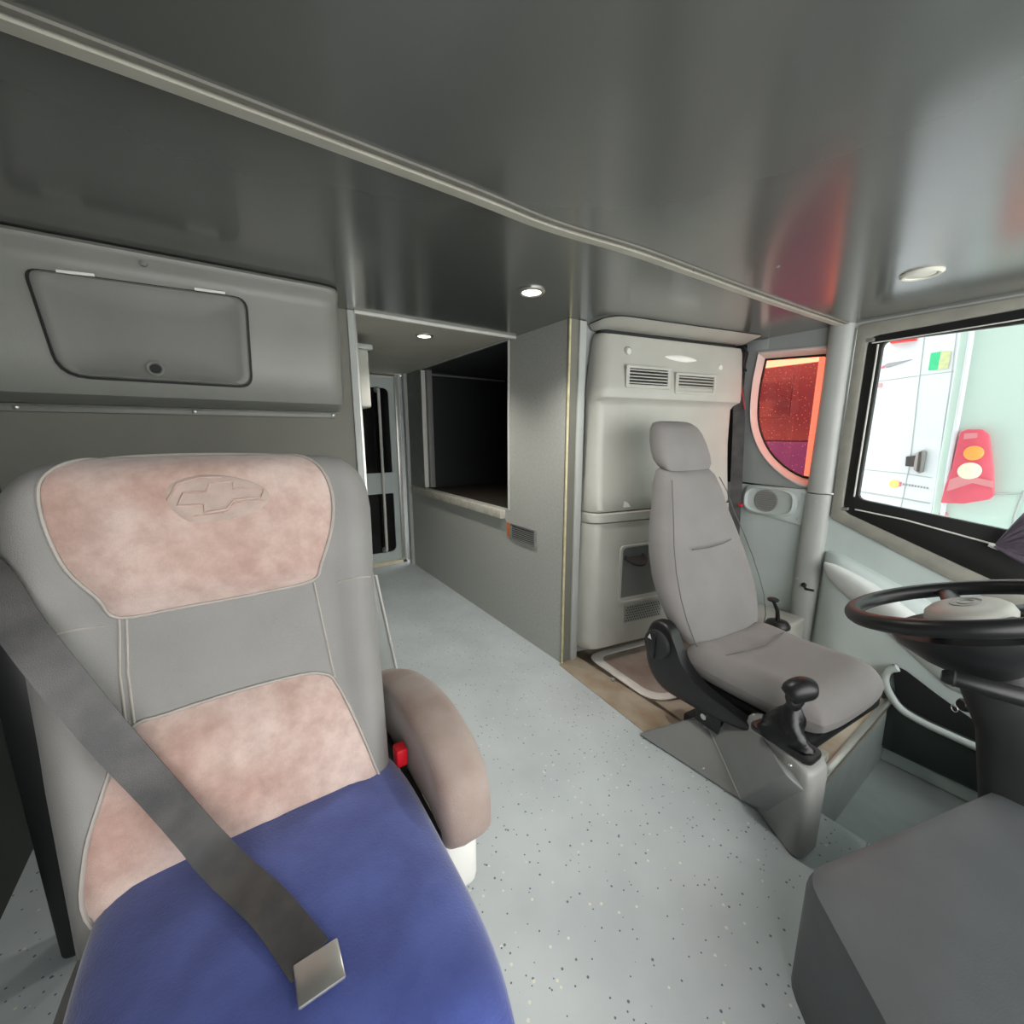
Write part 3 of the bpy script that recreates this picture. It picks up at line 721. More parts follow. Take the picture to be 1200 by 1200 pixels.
for i in range(NW + 1):
    w = -.12 + (WT + .12) * (1 - (1 - i / NW) ** 1.25); h = half(w)
    for j in range(NT + 1):
        t = -math.cos(math.pi * j / NT); t = math.copysign(abs(t) ** 1.0, t); x = XC + h * t
        V.append(S(x, w))
nf = len(V)
for i in range(NW + 1):
    w = -.12 + (WT + .12) * (1 - (1 - i / NW) ** 1.25); h = half(w)
    g = 1.0 if w < WT - .07 else math.sqrt(max(0, 1 - ((w - WT + .07) / .07) ** 2))
    for j in range(NT + 1):
        t = -math.cos(math.pi * j / NT); x = XC + h * t
        V.append(O0 + Vector((x, 0, 0)) + DW * w - NF * (.075 * (1 - abs(t) ** 4) ** .5 * g))
for i in range(NW):
    for j in range(NT):
        a = i * (NT + 1) + j; F.append((a, a + 1, a + NT + 2, a + NT + 1)); F.append((nf + a, nf + a + NT + 1, nf + a + NT + 2, nf + a + 1))
for i in range(NW):
    for j in (0, NT):
        a = i * (NT + 1) + j; b = a + NT + 1; F.append((a, b, nf + b, nf + a))
for j in range(NT):
    a = j; F.append((a, nf + a, nf + a + 1, a + 1)); a = NW * (NT + 1) + j; F.append((a, a + 1, nf + a + 1, nf + a))
back = mesh('backrest', V, F, M_seatgrey, ps, angle=60)
headpts = [(-.25, .663), (-.241, .699), (-.214, .726), (-.175, .738), (-.09, .742), (.035, .74), (.121, .73), (.16, .693), (.175, .633), (.166, .565), (.138, .492), (.118, .458), (.018, .452), (-.092, .452), (-.181, .454), (-.201, .492), (-.229, .542), (-.245, .603)]
lowpts = [(-.186, .265), (-.133, .275), (-.03, .279), (.075, .275), (.118, .263), (.137, .24), (.162, .158), (.185, .06), (.195, -.02), (.1, -.03), (-.05, -.03), (-.2, -.03), (-.25, .02), (-.245, .1), (-.225, .17)]
def panel(name, pts, proud, m, wr=None, corners=()):
    pl = smoothpath([Vector(p) for p in pts], 4, closed=True)
    c = sum(pl, Vector((0, 0))) / len(pl); n = len(pl); V = [None]; F = []
    def pt(q, r):
        ex = proud * (1 - r ** 7) - .002 + (wr(q.x, q.y) * (1 - r ** 6) if wr else 0)
        return S(q.x, q.y, ex)
    V = [pt(c, 0)]; RS = [.08, .16, .25, .34, .43, .52, .61, .70, .78, .85, .90, .94, .97, .99, 1.0]
    for r in RS:
        for q in pl: V.append(pt(c + (q - c) * r, r))
    for j in range(n): F.append((0, 1 + j, 1 + (j + 1) % n))
    for a in range(len(RS) - 1):
        for j in range(n):
            k = (j + 1) % n; F.append((1 + a * n + j, 1 + a * n + k, 1 + (a + 1) * n + k, 1 + (a + 1) * n + j))
    o = mesh(name, V, F, m, ps, angle=70)
    tube('piping', [S(q.x, q.y, .0015) for q in pl], .0032, M_piping, o, n=6, closed=True)
    return o
def hwr(x, w):     # the pad thickens round the worn patch
    return .006 * math.exp(-((x + .15) / .08) ** 2 - ((w - .6) / .09) ** 2) - .003 * math.exp(-((x + .02) / .06) ** 2 - ((w - .64) / .035) ** 2)
hp_ = panel('headrest_panel', headpts, .022, M_velvet, hwr)
def wr(x, w):
    z = 0
    for cx, cw, L, tilt, am in ((-.10, .2, .07, .15, .005), (-.045, .16, .12, -.15, .005), (.0, .13, .17, .02, .006), (.06, .19, .06, .1, .004), (-.145, .18, .06, .4, .005), (-.165, .2, .04, .5, .005)):
        d = (x - cx) - tilt * (w - cw); z += am * math.exp(-(d / .007) ** 2 - ((w - cw) / L) ** 2)
    return z
lp_ = panel('lumbar_panel', lowpts, .018, M_velvet, wr)
# embossed emblem: rounded patch with a cross-shaped outline
pat = smoothpath([Vector((x, w)) for x, w in [(-.098, .64), (-.085, .672), (-.04, .684), (.01, .676), (.05, .655), (.058, .63), (.03, .606), (-.02, .597), (-.07, .6)]], 4, closed=True)
M_emb = mat('emblem_worn_velvet', (172, 153, 143), .8, .08, 30, .2, 400, sheen=.2)
c = sum(pat, Vector((0, 0))) / len(pat)
V = [S(c.x, c.y, .022 + hwr(c.x, c.y))]; F = []
for r in (.35, .7, .92, 1.0):
    for q in pat:
        k = c + (q - c) * r; V.append(S(k.x, k.y, .0225 + hwr(k.x, k.y) - (.003 if r == 1 else 0)))
n = len(pat)
for j in range(n): F.append((0, 1 + j, 1 + (j + 1) % n))
for a in range(3):
    for j in range(n): F.append((1 + a * n + j, 1 + a * n + (j + 1) % n, 1 + (a + 1) * n + (j + 1) % n, 1 + (a + 1) * n + j))
mesh('emblem_patch', V, F, M_emb, hp_, angle=60)
def emb(pts, r=.0022, nm='emblem_outline'): tube(nm, [S(x, w, .0235 + hwr(x, w)) for x, w in pts], r, M_velvet, hp_, n=6)
bow = [(-.072, .652), (-.04, .652), (-.032, .668), (.002, .668), (.002, .654), (.05, .650), (.044, .634), (.0, .634), (-.012, .617), (-.046, .614), (-.046, .629), (-.082, .630), (-.072, .652)]
emb(bow)
emb([(-.07, .609), (-.018, .609), (.003, .628), (.048, .629)], .0018)
emb([(-.095, .640), (-.08, .668), (-.045, .679), (-.015, .677)], .0018)
for xs in ([(-.181, .454), (-.188, .36), (-.187, .266)], [(-.172, .452), (-.178, .36), (-.177, .27)], [(.121, .454), (.129, .344), (.136, .25)]):
    tube('seam', [S(x, w, .001) for x, w in [Vector(xs[0]).lerp(Vector(xs[1]), t / 4) for t in range(4)] + [Vector(xs[1]).lerp(Vector(xs[2]), t / 4) for t in range(5)]], .0022, M_piping, back, n=6)
for x0, x1 in ((-.27, -.2), (.165, .235)):
    tube('seam', [S(x0 + (x1 - x0) * t / 6, .444 + .004 * math.sin(t / 6 * math.pi), .0008) for t in range(7)], .0018, M_piping, back, n=6)
# cushion: grey pillow with blue velvet top
def pillow(name, x0, x1, y0, y1, zt, zb, m, parent, rnd=.05, top=None, nx=24, ny=24, local=False, taper=0.0, cornr=4.0):
    V = []; F = []
    def P3(i, j, s):
        a = -math.cos(math.pi * i / nx); b = -math.cos(math.pi * j / ny)
        xm = (x0 + x1) / 2; ym = (y0 + y1) / 2
        tp = 1 - taper * (1 - (b + 1) / 2)
        # rounded square mapping
        ax_ = a * (1 - .10 * abs(b) ** cornr); by_ = b * (1 - .06 * abs(a) ** cornr)
        x = xm + ax_ * (x1 - x0) / 2 * tp; y = ym + by_ * (y1 - y0) / 2
        k = (1 - abs(a) ** 8) ** .5 * (1 - abs(b) ** 8) ** .5
        zm = zt - rnd
        if s > 0: z = zm + rnd * k + (top(a, b) * k if top else 0)
        else: z = zm - (zm - zb) * k
        return Vector((x, y, z))
    for s in (1, -1):
        for i in range(nx + 1):
            for j in range(ny + 1): V.append(P3(i, j, s))
    n = (nx + 1) * (ny + 1)
    for i in range(nx):
        for j in range(ny):
            a = i * (ny + 1) + j; b = a + ny + 1
            F.append((a, b, b + 1, a + 1)); F.append((n + a, n + a + 1, n + b + 1, n + b))
    for i in range(nx):
        for j in (0, ny):
            a = i * (ny + 1) + j; b = a + ny + 1; F.append((a, b, n + b, n + a))
    for j in range(ny):
        for i in (0, nx):
            a = i * (ny + 1) + j; F.append((a, a + 1, n + a + 1, n + a))
    return mesh(name, V, F, m, parent, local=local, angle=60)
cush = pillow('cushion', -.285, .238, .30, .87, .495, .30, M_seatgrey, ps, .06)
pillow('cushion_cover', -.25, .252, .305, .885, .556, .43, M_blue, ps, .05, top=lambda a, b: .006 * math.cos(3 * a) * math.cos(2 * b))
box('pedestal', (-.21, .16), (.42, .84), (.0, .31), M_black, ps, bevel=.03, seg=3)
# armrest: padded side wing
arm = []
inner = [(452, 790), (470, 783), (492, 791), (518, 815), (543, 852), (560, 888), (569, 915)]
prof = []
for a, b in inner: p = at(a, b, 'x', .350); prof.append((p.y, p.z))
y_end, z_end = prof[-1]
prof = prof + [(y_end - .012, z_end - .06), (y_end - .0, z_end - .12), (y_end + .10, z_end - .17), (prof[0][0] - .06, prof[0][1] - .27), (prof[0][0] + .01, prof[0][1] - .18)]
ol = smoothpath([Vector(p) for p in prof], 4, closed=True); oc = sum(ol, Vector((0, 0))) / len(ol)
def armring(x, s): return [Vector((x, oc.x + (p.x - oc.x) * s, oc.y + (p.y - oc.y) * s)) for p in ol]
loft('armrest', [armring(.268, .6), armring(.262, .82), armring(.264, .92), armring(.277, .975), armring(.30, 1.0), armring(.34, 1.0), armring(.358, .975), armring(.366, .92), armring(.364, .82), armring(.362, .6)], M_arm, ps, angle=60)
box('arm_support', (.262, .345), (y_end + .02, y_end + .14), (z_end - .26, z_end - .08), M_white, ps, bevel=.02, seg=3)
box('arm_bracket', (.242, .268), (.62, .98), (.36, .50), M_black, ps, bevel=.01)
# belt buckle
bq = Vector((.247, .815, .545))
bu = box('buckle', (bq.x - .008, bq.x + .014), (bq.y - .02, bq.y + .015), (bq.z - .06, bq.z + .012), M_black, ps, bevel=.005)
box('release_button', (bq.x - .010, bq.x + .015), (bq.y - .024, bq.y + .008), (bq.z - .022, bq.z + .020), M_red, bu, bevel=.004)
box('buckle_label', (bq.x - .0115, bq.x - .004), (bq.y - .026, bq.y - .010), (bq.z - .05, bq.z - .024), M_white, bu, bevel=.001)

# passenger belt
def spt(px, py, off):
    p = on(px, py, O0 + NF * off, NF); return p
bt = thing('seat_belt', 'dark grey seat belt strap lying diagonally across the passenger seat', 'seat belt', (-.1, .75, .5))
path = [Vector((-.50, 1.16, 1.28)), Vector((-.40, 1.02, 1.10)), spt(-20, 672, .07), spt(22, 733, .083), spt(68, 792, .088), spt(130, 866, .085), spt(190, 932, .09), Vector((-.075, .70, .585)), Vector((-.02, .60, .572)), Vector((.02, .50, .568))]
path = smoothpath(path, 5)
sd = []
for i, p in enumerate(path):
    t = (path[min(i + 1, len(path) - 1)] - path[max(i - 1, 0)]).normalized()
    nn = NF if p.z > .60 else Vector((0, -.3, 1)).normalized()
    tw = .25 * math.sin(i * .35)
    s = t.cross(nn).normalized(); s = (s + nn * tw * .4).normalized(); sd.append(s * .026)
ribbon('strap', path, sd, .0014, M_belt, bt, angle=60)
box('latch_plate', (.0, .055), (.455, .505), (.565, .571), M_alu, bt, bevel=.002)

# ================================================================== DRIVER SEAT
ds = thing('driver_seat', 'grey fabric driver seat with headrest and black recliner cover', 'driver seat', (1.715, .62, 0), math.radians(-6))
# local frame: -y is forward
def dtop(a, b):
    return .016 * sstep(.45, .9, abs(a)) - .012 * math.exp(-((b - .25) / .5) ** 2) + .010 * math.exp(-((b + .75) / .3) ** 2)
pillow('cushion', -.285, .275, -.27, .27, .405, .265, M_fabric, ds, .065, top=dtop, local=True, taper=.14, cornr=3)
# stitched insert in the cushion
def cush_z(x, y): return .409
tube('seam', [(-.20, .10, .402), (-.08, .085, .3985), (.02, .075, .3985), (.10, .085, .400), (.2, .10, .403)], .0022, M_fabricdark, ds, n=6, local=True)
# backrest loft: sections along the reclined spine
def sect(w, wid, dep, yc, zc, n=36, pf=3.2):
    ring = []
    tilt = math.radians(18)
    for i in range(n):
        t = 2 * math.pi * i / n; c = math.cos(t); s = math.sin(t)
        x = wid * math.copysign(abs(c) ** (2 / pf), c); d = dep * math.copysign(abs(s) ** (2 / 2.6), s)
        if d < 0: d *= 1 - .16 * (1 - sstep(.55, .95, abs(c))) * (0 if wid < .15 else 1)     # front face hollow between the bolsters
        ring.append(Vector((x, yc + d * math.cos(tilt), zc + d * math.sin(tilt))))
    return ring
spine = [(.385, .215, .06), (.40, .240, .085), (.46, .268, .105), (.54, .288, .115), (.62, .292, .116), (.72, .282, .112), (.82, .258, .104), (.92, .224, .093), (1.01, .202, .086), (1.075, .175, .070), (1.100, .148, .042)]
rings = []
for z, wd, dp in spine:
    k = (z - .38) / .66; yc = .265 + .235 * k + .02 * math.sin(math.pi * k)
    rings.append(sect(z, wd, dp, yc, z))
loft('backrest', rings, M_fabric, ds, local=True, angle=60)
for sgn in (-1, 1):   # side seam where the bolster meets the side
    tube('seam', [Vector((sgn * wd * .93, .265 + .235 * ((z - .38) / .66) + .02 * math.sin(math.pi * (z - .38) / .66) - dp * .86, z - dp * .28)) for z, wd, dp in spine[1:10]], .0022, M_fabricdark, ds, n=6, local=True)
tube('seam', [(-.15, .326, .768), (-.05, .322, .764), (.05, .324, .770), (.11, .326, .782)], .003, M_fabricdark, ds, n=6, local=True)
# headrest
hr = []
for z, wd, dp in [(1.10, .135, .035), (1.106, .155, .060), (1.13, .168, .072), (1.17, .170, .076), (1.22, .163, .074), (1.268, .150, .066), (1.296, .132, .052), (1.308, .11, .03)]:
    k = (z - .38) / .66; hr.append(sect(z, wd, dp, .268 + .232 * k, z, pf=3.6))
loft('headrest', hr, M_fabric, ds, local=True, angle=60)
for sgn in (-1, 1):
    tube('headrest_post', [(sgn * .05, .49, 1.04), (sgn * .05, .505, 1.12)], .007, M_alu, ds, n=8, local=True)
# frame, suspension, base
box('pan', (-.25, .25), (-.24, .24), (.235, .285), M_black, ds, bevel=.015, local=True)
box('suspension', (-.19, .19), (-.09, .22), (.05, .24), M_blackmatt, ds, bevel=.02, local=True)
box('base_plate', (-.21, .23), (-.09, .26), (.002, .05), M_black, ds, bevel=.01, local=True)
# recliner cover on the aisle side
rc = [(.375, .24), (.405, .35), (.385, .44), (.335, .475), (.28, .465), (.24, .41), (.20, .345), (.12, .295), (.0, .27), (-.10, .262), (-.10, .235), (.05, .20), (.18, .185), (.30, .185)]
rcs = smoothpath([Vector(p) for p in rc], 4, closed=True); rcc = sum(rcs, Vector((0, 0))) / len(rcs)
def rring(x, s): return [Vector((x, rcc.x + (p.x - rcc.x) * s, rcc.y + (p.y - rcc.y) * s)) for p in rcs]
cov = loft('recliner_cover', [rring(-.275, 1), rring(-.305, 1), rring(-.318, .96), rring(-.324, .86), rring(-.324, .3)], M_black, ds, local=True, angle=50)
lathe('recliner_dial', (-.323, .325, .375), (-1, 0, 0), [(.064, 0), (.061, .016), (.05, .022), (.02, .024), (0, .024)], M_blackmatt, cov, n=24, local=True)
box('dial_grip', (-.356, -.345), (.317, .333), (.318, .432), M_black, cov, bevel=.004, local=True)
mesh('dial_mark', [(-.3475, .340, .395), (-.3475, .362, .395), (-.3475, .351, .418)], [(0, 1, 2)], M_white, cov, local=True)
box('side_bracket', (-.30, -.25), (.03, .14), (.13, .26), M_black, ds, bevel=.006, local=True)
lathe('bracket_bolt', (-.30, .10, .17), (-1, 0, 0), [(.012, 0), (.012, .006), (0, .006)], M_screw, ds, n=10, local=True)

# driver's belt
db = thing('seat_belt', 'black seat belt hanging from its anchor beside the red window', 'seat belt', (X - .03, 1.36, .8))
an = at(868, 425, 'x', X - .03)
prism('anchor_cover', [an + Vector((0, dy, dz)) for dy, dz in [(.035, .08), (-.02, .09), (-.045, .05), (-.035, -.03), (-.05, -.055), (.0, -.08), (.06, -.06), (.045, 0)]], (-.035, 0, 0), M_black, db, bevel=.008)
lathe('anchor_bolt', an + Vector((-.036, 0, .0)), (-1, 0, 0), [(.014, 0), (.014, .006), (.008, .01), (0, .01)], M_screw, db, n=12)
bpts = [an + Vector((-.03, .01, -.04)), at(866, 480, 'x', X - .05), at(864, 540, 'x', X - .06), at(861, 600, 'x', X - .08), at(857, 680, 'x', X - .10)]
bpts = smoothpath(bpts, 4)
ribbon('strap', bpts, [Vector((-.012, .030, 0))] * len(bpts), .0014, M_belt, db)
tube('red_edge', [an + Vector((-.035, -.012, -.05)), at(873, 480, 'x', X - .05)], .004, mat('faded_red_tape', (170, 60, 66), .6, .1, 10), db, n=6)
bx = at(868, 592, 'x', X - .085)
box('belt_stop', (bx.x - .008, bx.x + .008), (bx.y - .01, bx.y + .01), (bx.z - .008, bx.z + .008), M_red, db, bevel=.003)
# dark strip standing in for the shaded gap between cabinet and side wall
struct(box('trim_22', (X - .02, X - .001), (1.335, 1.42), (.96, CEIL - .02), M_dark))

# parking brake on its box
pb = thing('parking_brake', 'small black parking brake lever on a grey box beside driver seat', 'lever', (2.3, .95, 0))
box('box_body', (2.10, 2.585), (.84, 1.22), (.0, .245), M_plastic, pb, bevel=.02, seg=3)
bb = at(911, 733, 'z', .245)
lathe('bezel', (bb.x, bb.y, .24), (0, 0, 1), [(.06, 0), (.06, .012), (.05, .028), (.03, .036), (0, .036)], M_black, pb, n=24)
tp = at(906, 703, 'y', bb.y + .02)
tube('lever_arm', [(bb.x, bb.y, .26), (bb.x - .005, bb.y + .006, (.26 + tp.z) / 2), (tp.x, tp.y, tp.z)], [.012, .010, .008], M_black, pb, n=10)
lathe('knob', tp, (0, 0, 1), [(.010, -.008), (.026, -.004), (.028, .004), (.02, .010), (0, .011)], M_black, pb, n=18)
box('switch_plate', (bb.x - .17, bb.x - .07), (bb.y - .02, bb.y + .04), (.243, .252), M_black, pb, bevel=.003)

# ================================================================== GEAR CONSOLE AND LEVER
gc = thing('gear_console', 'low dark grey gear console with raised housing beside the driver seat', 'console', (1.38, .6, 0))
c1 = at(745, 860, 'z', .004); c2 = at(868, 937, 'z', .004); c2b = Vector((c2.x + .012, .36, .004)); c3 = at(800, 828, 'z', .03)
base = [c1, c2, c2b, Vector((1.50, .36, .004)), Vector((1.50, .90, .004))]
s1 = at(824, 838, 'z', .13); s2 = at(868, 936, 'z', .05); h1 = at(879, 838, 'z', .275); h2 = at(921, 907, 'z', .275); h3 = Vector((h2.x + .02, .36, .24))
V = [c1, c2, c2b, s2, s1, h1, h2, h3, Vector((1.385, .36, .24)), Vector((1.45, .58, .24)), Vector((1.455, .88, .004)), Vector((1.385, .36, .004)), Vector((c2b.x + .0, .37, .05))]
mesh('side_plate', V, [(0, 1, 3, 4), (4, 3, 6, 5), (1, 2, 12, 3), (3, 12, 7, 6), (5, 6, 7, 8, 9), (0, 4, 5, 9, 10), (2, 11, 8, 7, 12), (10, 9, 8, 11), (0, 10, 11, 2, 1)], M_console, gc, bevel=.008, seg=3, bang=12)
tube('ridge', [s1 + Vector((0, 0, -.001)), s1.lerp(s2, .5), s2 + Vector((0, 0, -.001))], .0028, M_consolelight, gc, n=8)
# housing with rounded top
h_lo = [Vector((1.258, .345)), Vector((1.395, .33)), Vector((1.455, .56)), Vector((1.402, .598))]
def hring(z, s, dx=0, dy=0):
    q = roundpoly(h_lo, .05, 6); c = sum(q, Vector((0, 0))) / len(q)
    return [Vector((c.x + (p.x - c.x) * s + dx, c.y + (p.y - c.y) * s + dy, z + .02 * (p.y - .5))) for p in q]
loft('housing', [hring(.012, 1.0), hring(.15, 1.0), hring(.262, 1.0), hring(.285, .965), hring(.297, .90), hring(.300, .8)], M_consolelight, gc, angle=50)
for px, py in ((898, 824), (884, 838), (926, 897)):
    p = at(px, py, 'z', .298); screw(gc, (p.x, p.y, .298), (0, 0, 1), .005)
screw(gc, at(824, 900, 'z', .024), (-.7, 0, .7), .006)
gl_ = thing('gear_lever', 'black gear lever with leather boot and bulbous knob on the console', 'gear lever', (1.40, .45, .275))
GB = at(918, 864, 'z', .312)
fr_o = [GB + Vector((p.x, p.y, 0)) for p in roundpoly([Vector((-.058, -.095)), Vector((.028, -.10)), Vector((.052, .075)), Vector((-.030, .095))], .025, 5)]
fr_i = [GB + Vector((p.x * .72, p.y * .78, 0)) for p in roundpoly([Vector((-.058, -.095)), Vector((.028, -.10)), Vector((.052, .075)), Vector((-.030, .095))], .025, 5)]
frame('boot_frame', [p - Vector((0, 0, .012)) for p in fr_o], [p - Vector((0, 0, .012)) for p in fr_i], (0, 0, .018), M_black, gl_, bevel=.004)
KN = at(932, 815, 'z', .455)
rings = []
NB = 24
for i in range(9):
    t = i / 8; c = GB.lerp(Vector((KN.x, KN.y, KN.z - .035)), t); rr_ = .034 * (1 - t) ** .9 + .015
    ring = []
    for j in range(NB):
        a = 2 * math.pi * j / NB; fold = 1 + .30 * math.sin(3 * a + 6 * t) * (1 - t) * (.3 + t) * 2.2 + .20 * abs(math.sin(2.5 * a - 7 * t)) * (1 - t)
        ring.append(c + Vector((math.cos(a) * rr_ * fold * .9, math.sin(a) * rr_ * fold * 1.35, 0)))
    rings.append(ring)
loft('boot', rings, M_leather, gl_, angle=50)
# knob: neck then bulb leaning to the driver's right
kd = Vector((.75, -.60, .18)).normalized()
kr = []
for t, r in [(-.055, .017), (-.03, .021), (-.012, .027)]:
    kr.append((KN + Vector((0, 0, t)), r))
neck = tube('knob_neck', [p for p, r in kr] + [KN + Vector((0, 0, .012))], [r for p, r in kr] + [.024], M_black, gl_, n=16)
cl = [KN + Vector((0, 0, .0)) - kd * .022, KN + Vector((0, 0, .006)) - kd * .012, KN + Vector((0, 0, .016)), KN + Vector((0, 0, .020)) + kd * .022, KN + Vector((0, 0, .017)) + kd * .038, KN + Vector((0, 0, .013)) + kd * .048, KN + Vector((0, 0, .012)) + kd * .052]
kb = tube('knob', smoothpath(cl, 3), [.014 + (.037 - .014) * math.sin(math.pi * min(1, .12 + .86 * i / 18)) ** .55 for i in range(19)][:-1] + [.004], M_black, gl_, n=18, angle=60)
bpn = KN + Vector((-.020, -.008, -.010)); bn = Vector((-.85, -.5, .1))
lathe('range_button', bpn, bn, [(.013, 0), (.013, .008), (.010, .010), (.009, .007), (0, .007)], M_blackmatt, gl_, n=18)
lathe('shift_pattern', KN + Vector((.018, -.006, .045)), (.2, -.2, 1), [(.012, 0), (.012, .0015), (0, .0015)], M_alupaint, gl_, n=14)

# ================================================================== STEERING WHEEL AND COLUMN
SC = Vector((1.63, .165, .79)); tl = math.radians(20); sn = Vector((0, math.sin(tl), math.cos(tl))); sa = Vector((1, 0, 0)); sb = sn.cross(sa)
sw = thing('steering_wheel', 'large black steering wheel with pale hub pad in front of driver seat', 'steering wheel', SC - sn * .08)
RR = .245
tube('rim', [SC + (sa * math.cos(t) + sb * math.sin(t)) * RR for t in [2 * math.pi * i / 64 for i in range(64)]], .0225, M_black, sw, n=14, closed=True)
for k in (0.35, math.pi - .35, math.pi + .9, 2 * math.pi - .9):
    d = sa * math.cos(k) + sb * math.sin(k); q = sn.cross(d)
    rings = []
    for r, w_, h_, dz in ((.06, .040, .014, -.03), (.12, .030, .012, -.028), (.19, .022, .010, -.012), (.242, .026, .010, .0)):
        c = SC + d * r + sn * dz; rings.append([c + q * w_ * math.cos(a) + sn * h_ * math.sin(a) for a in [i * math.pi / 6 for i in range(12)]])
    loft('spoke', rings, M_black, sw)
def hubring(r, h, sy=.72): return [SC + sn * h + (sa * math.cos(t) * r + sb * math.sin(t) * r * sy) for t in [2 * math.pi * i / 36 for i in range(36)]]
hub = loft('hub_pad', [hubring(.118, -.045), hubring(.125, -.022), hubring(.118, -.006), hubring(.10, .004), hubring(.06, .009), hubring(.0005, .010)], M_pad, sw, angle=60)
tube('hub_emblem', [SC + sn * .010 + (sa * math.cos(t) * .045 + sb * math.sin(t) * .030) for t in [2 * math.pi * i / 28 for i in range(28)]], .0022, M_consolelight, hub, n=6, closed=True)
tube('hub_emblem', [SC + sn * .011 + (sa * math.cos(t) * .022 + sb * math.sin(t) * .016) for t in [2 * math.pi * i / 20 for i in range(20)]], .002, M_consolelight, hub, n=6, closed=True)
lathe('boss', SC - sn * .14, sn, [(.07, -.04), (.12, .0), (.165, .05), (.175, .08), (.15, .095), (0, .097)], M_black, sw, n=28)
sc_ = thing('steering_column', 'black steering column shroud with control stalk under the wheel', 'steering column', (SC.x, .02, -.35))
rings = []
for t, wx, wy in ((-.13, .07, .07), (-.17, .085, .085), (-.24, .09, .09), (-.34, .085, .085), (-.6, .08, .085), (-.9, .08, .085), (-1.13, .08, .085)):
    c = SC + Vector((.07 * min(1, -t * 2), math.tan(math.radians(20)) * max(t, -.45), t)) + Vector((0, -.02, 0)); rings.append([c + Vector((wx * math.copysign(abs(math.cos(a)) ** .7, math.cos(a)), wy * math.copysign(abs(math.sin(a)) ** .7, math.sin(a)), 0)) for a in [i * math.pi / 14 for i in range(28)]])
loft('shroud', rings, M_blackmatt, sc_, angle=50)
sA = at(1103, 791, 'z', .655); sB = at(1215, 822, 'z', .655)
st = tube('stalk', [sA, sA.lerp(sB, .06), sA.lerp(sB, .12), sA.lerp(sB, .6), sB.lerp(sA, -.1) + Vector((.03, 0, -.01))], [.013, .018, .019, .021, .024], M_black, sc_, n=14)
tube('stalk_ring', [sA.lerp(sB, .13), sA.lerp(sB, .16)], .0205, M_blackmatt, st, n=14)
ig = at(1128, 826, 'y', .18)
lathe('ignition_barrel', ig, (-.6, .5, .1), [(.024, -.06), (.024, 0), (.018, .008), (0, .008)], M_black, sc_, n=18)
kp = ig + Vector((-.014, .012, -.004))
tube('key_ring', [kp + Vector((-.006, .004, -.012)) + Vector((.6, .7, 0)).normalized() * (.013 * math.cos(t)) + Vector((0, 0, .013 * math.sin(t))) for t in [i * math.pi / 9 for i in range(18)]], .0018, M_alu, sc_, n=6, closed=True)
# dash knee panel in the corner
dk = thing('dashboard', 'dark grey lower dashboard edge below the steering column', 'dashboard', (1.3, -.4, -.3))
k1 = at(1120, 940, 'z', .30); k2 = at(1200, 906, 'z', .30); dvec = (k2 - k1).normalized()
kk = [k1 - dvec * .55, k1, k2, k2 + dvec * .5, Vector((2.5, -.69, .30)), Vector((-.6, -.69, .30)), Vector((-.6, -.45, .30)), Vector((.35, -.42, .30))]
kk = [Vector((p.x, p.y)) for p in kk]
kr_ = roundpoly(kk, .05, 5)
loft('knee_panel', [[Vector((p.x, p.y, -.34)) for p in kr_], [Vector((p.x, p.y, .27)) for p in kr_], [Vector((p.x, p.y - .008, .295)) for p in kr_], [Vector((p.x, p.y - .03, .303)) for p in kr_]], M_dash, dk)
lathe('panel_clip', at(1172, 912, 'z', .302), (0, 0, 1), [(.012, 0), (.011, .005), (.006, .008), (0, .008)], M_white, dk, n=14)
box('dash_top', (-.60, 2.50), (-.73, -.52), (.30, .47), M_dash, dk, bevel=.04, seg=3)

# white fuse block and bracket under the seat front
fb = thing('pedal_bracket', 'small pale metal block fixed to the floor edge under the driver seat', 'bracket', (1.70, .43, .01))
w0 = at(968, 897, 'z', .03)
box('block', (w0.x + .01, w0.x + .075), (.448, .485), (.001, .04), M_greywood, fb, bevel=.005)
box('tab', (w0.x - .035, w0.x + .012), (.448, .475), (.001, .025), M_greywood, fb, bevel=.004)

# duster lying on the window sill
du = thing('duster', 'purple grey stranded duster with pale handle end on the window ledge', 'duster', (X - .08, .12, .62))
hp0 = at(1166, 640, 'x', X - .06)
fan = [(1215, 592), (1222, 606), (1226, 620), (1230, 636), (1232, 650), (1230, 664)]
for i, (a, b) in enumerate(fan):
    for s_ in range(2):
        e = at(a + s_ * 4, b + s_ * 7, 'x', X - .09 - .012 * (i % 3) - .01 * s_)
        mid = hp0.lerp(e, .5) + Vector((-.008 * (i % 2), 0, .006 * math.sin(i)))
        tube('strand', smoothpath([hp0 + Vector((-.002 * i, 0, 0)), mid, e], 4), [.004, .006, .008, .009, .010, .011, .011, .010, .006], M_duster, du, n=7)
tube('handle_end', [hp0 + Vector((0, .018, .002)), hp0 + Vector((0, .006, 0)), hp0 + Vector((-.004, -.02, -.004))], [.007, .010, .012], M_alupaint, du, n=10)

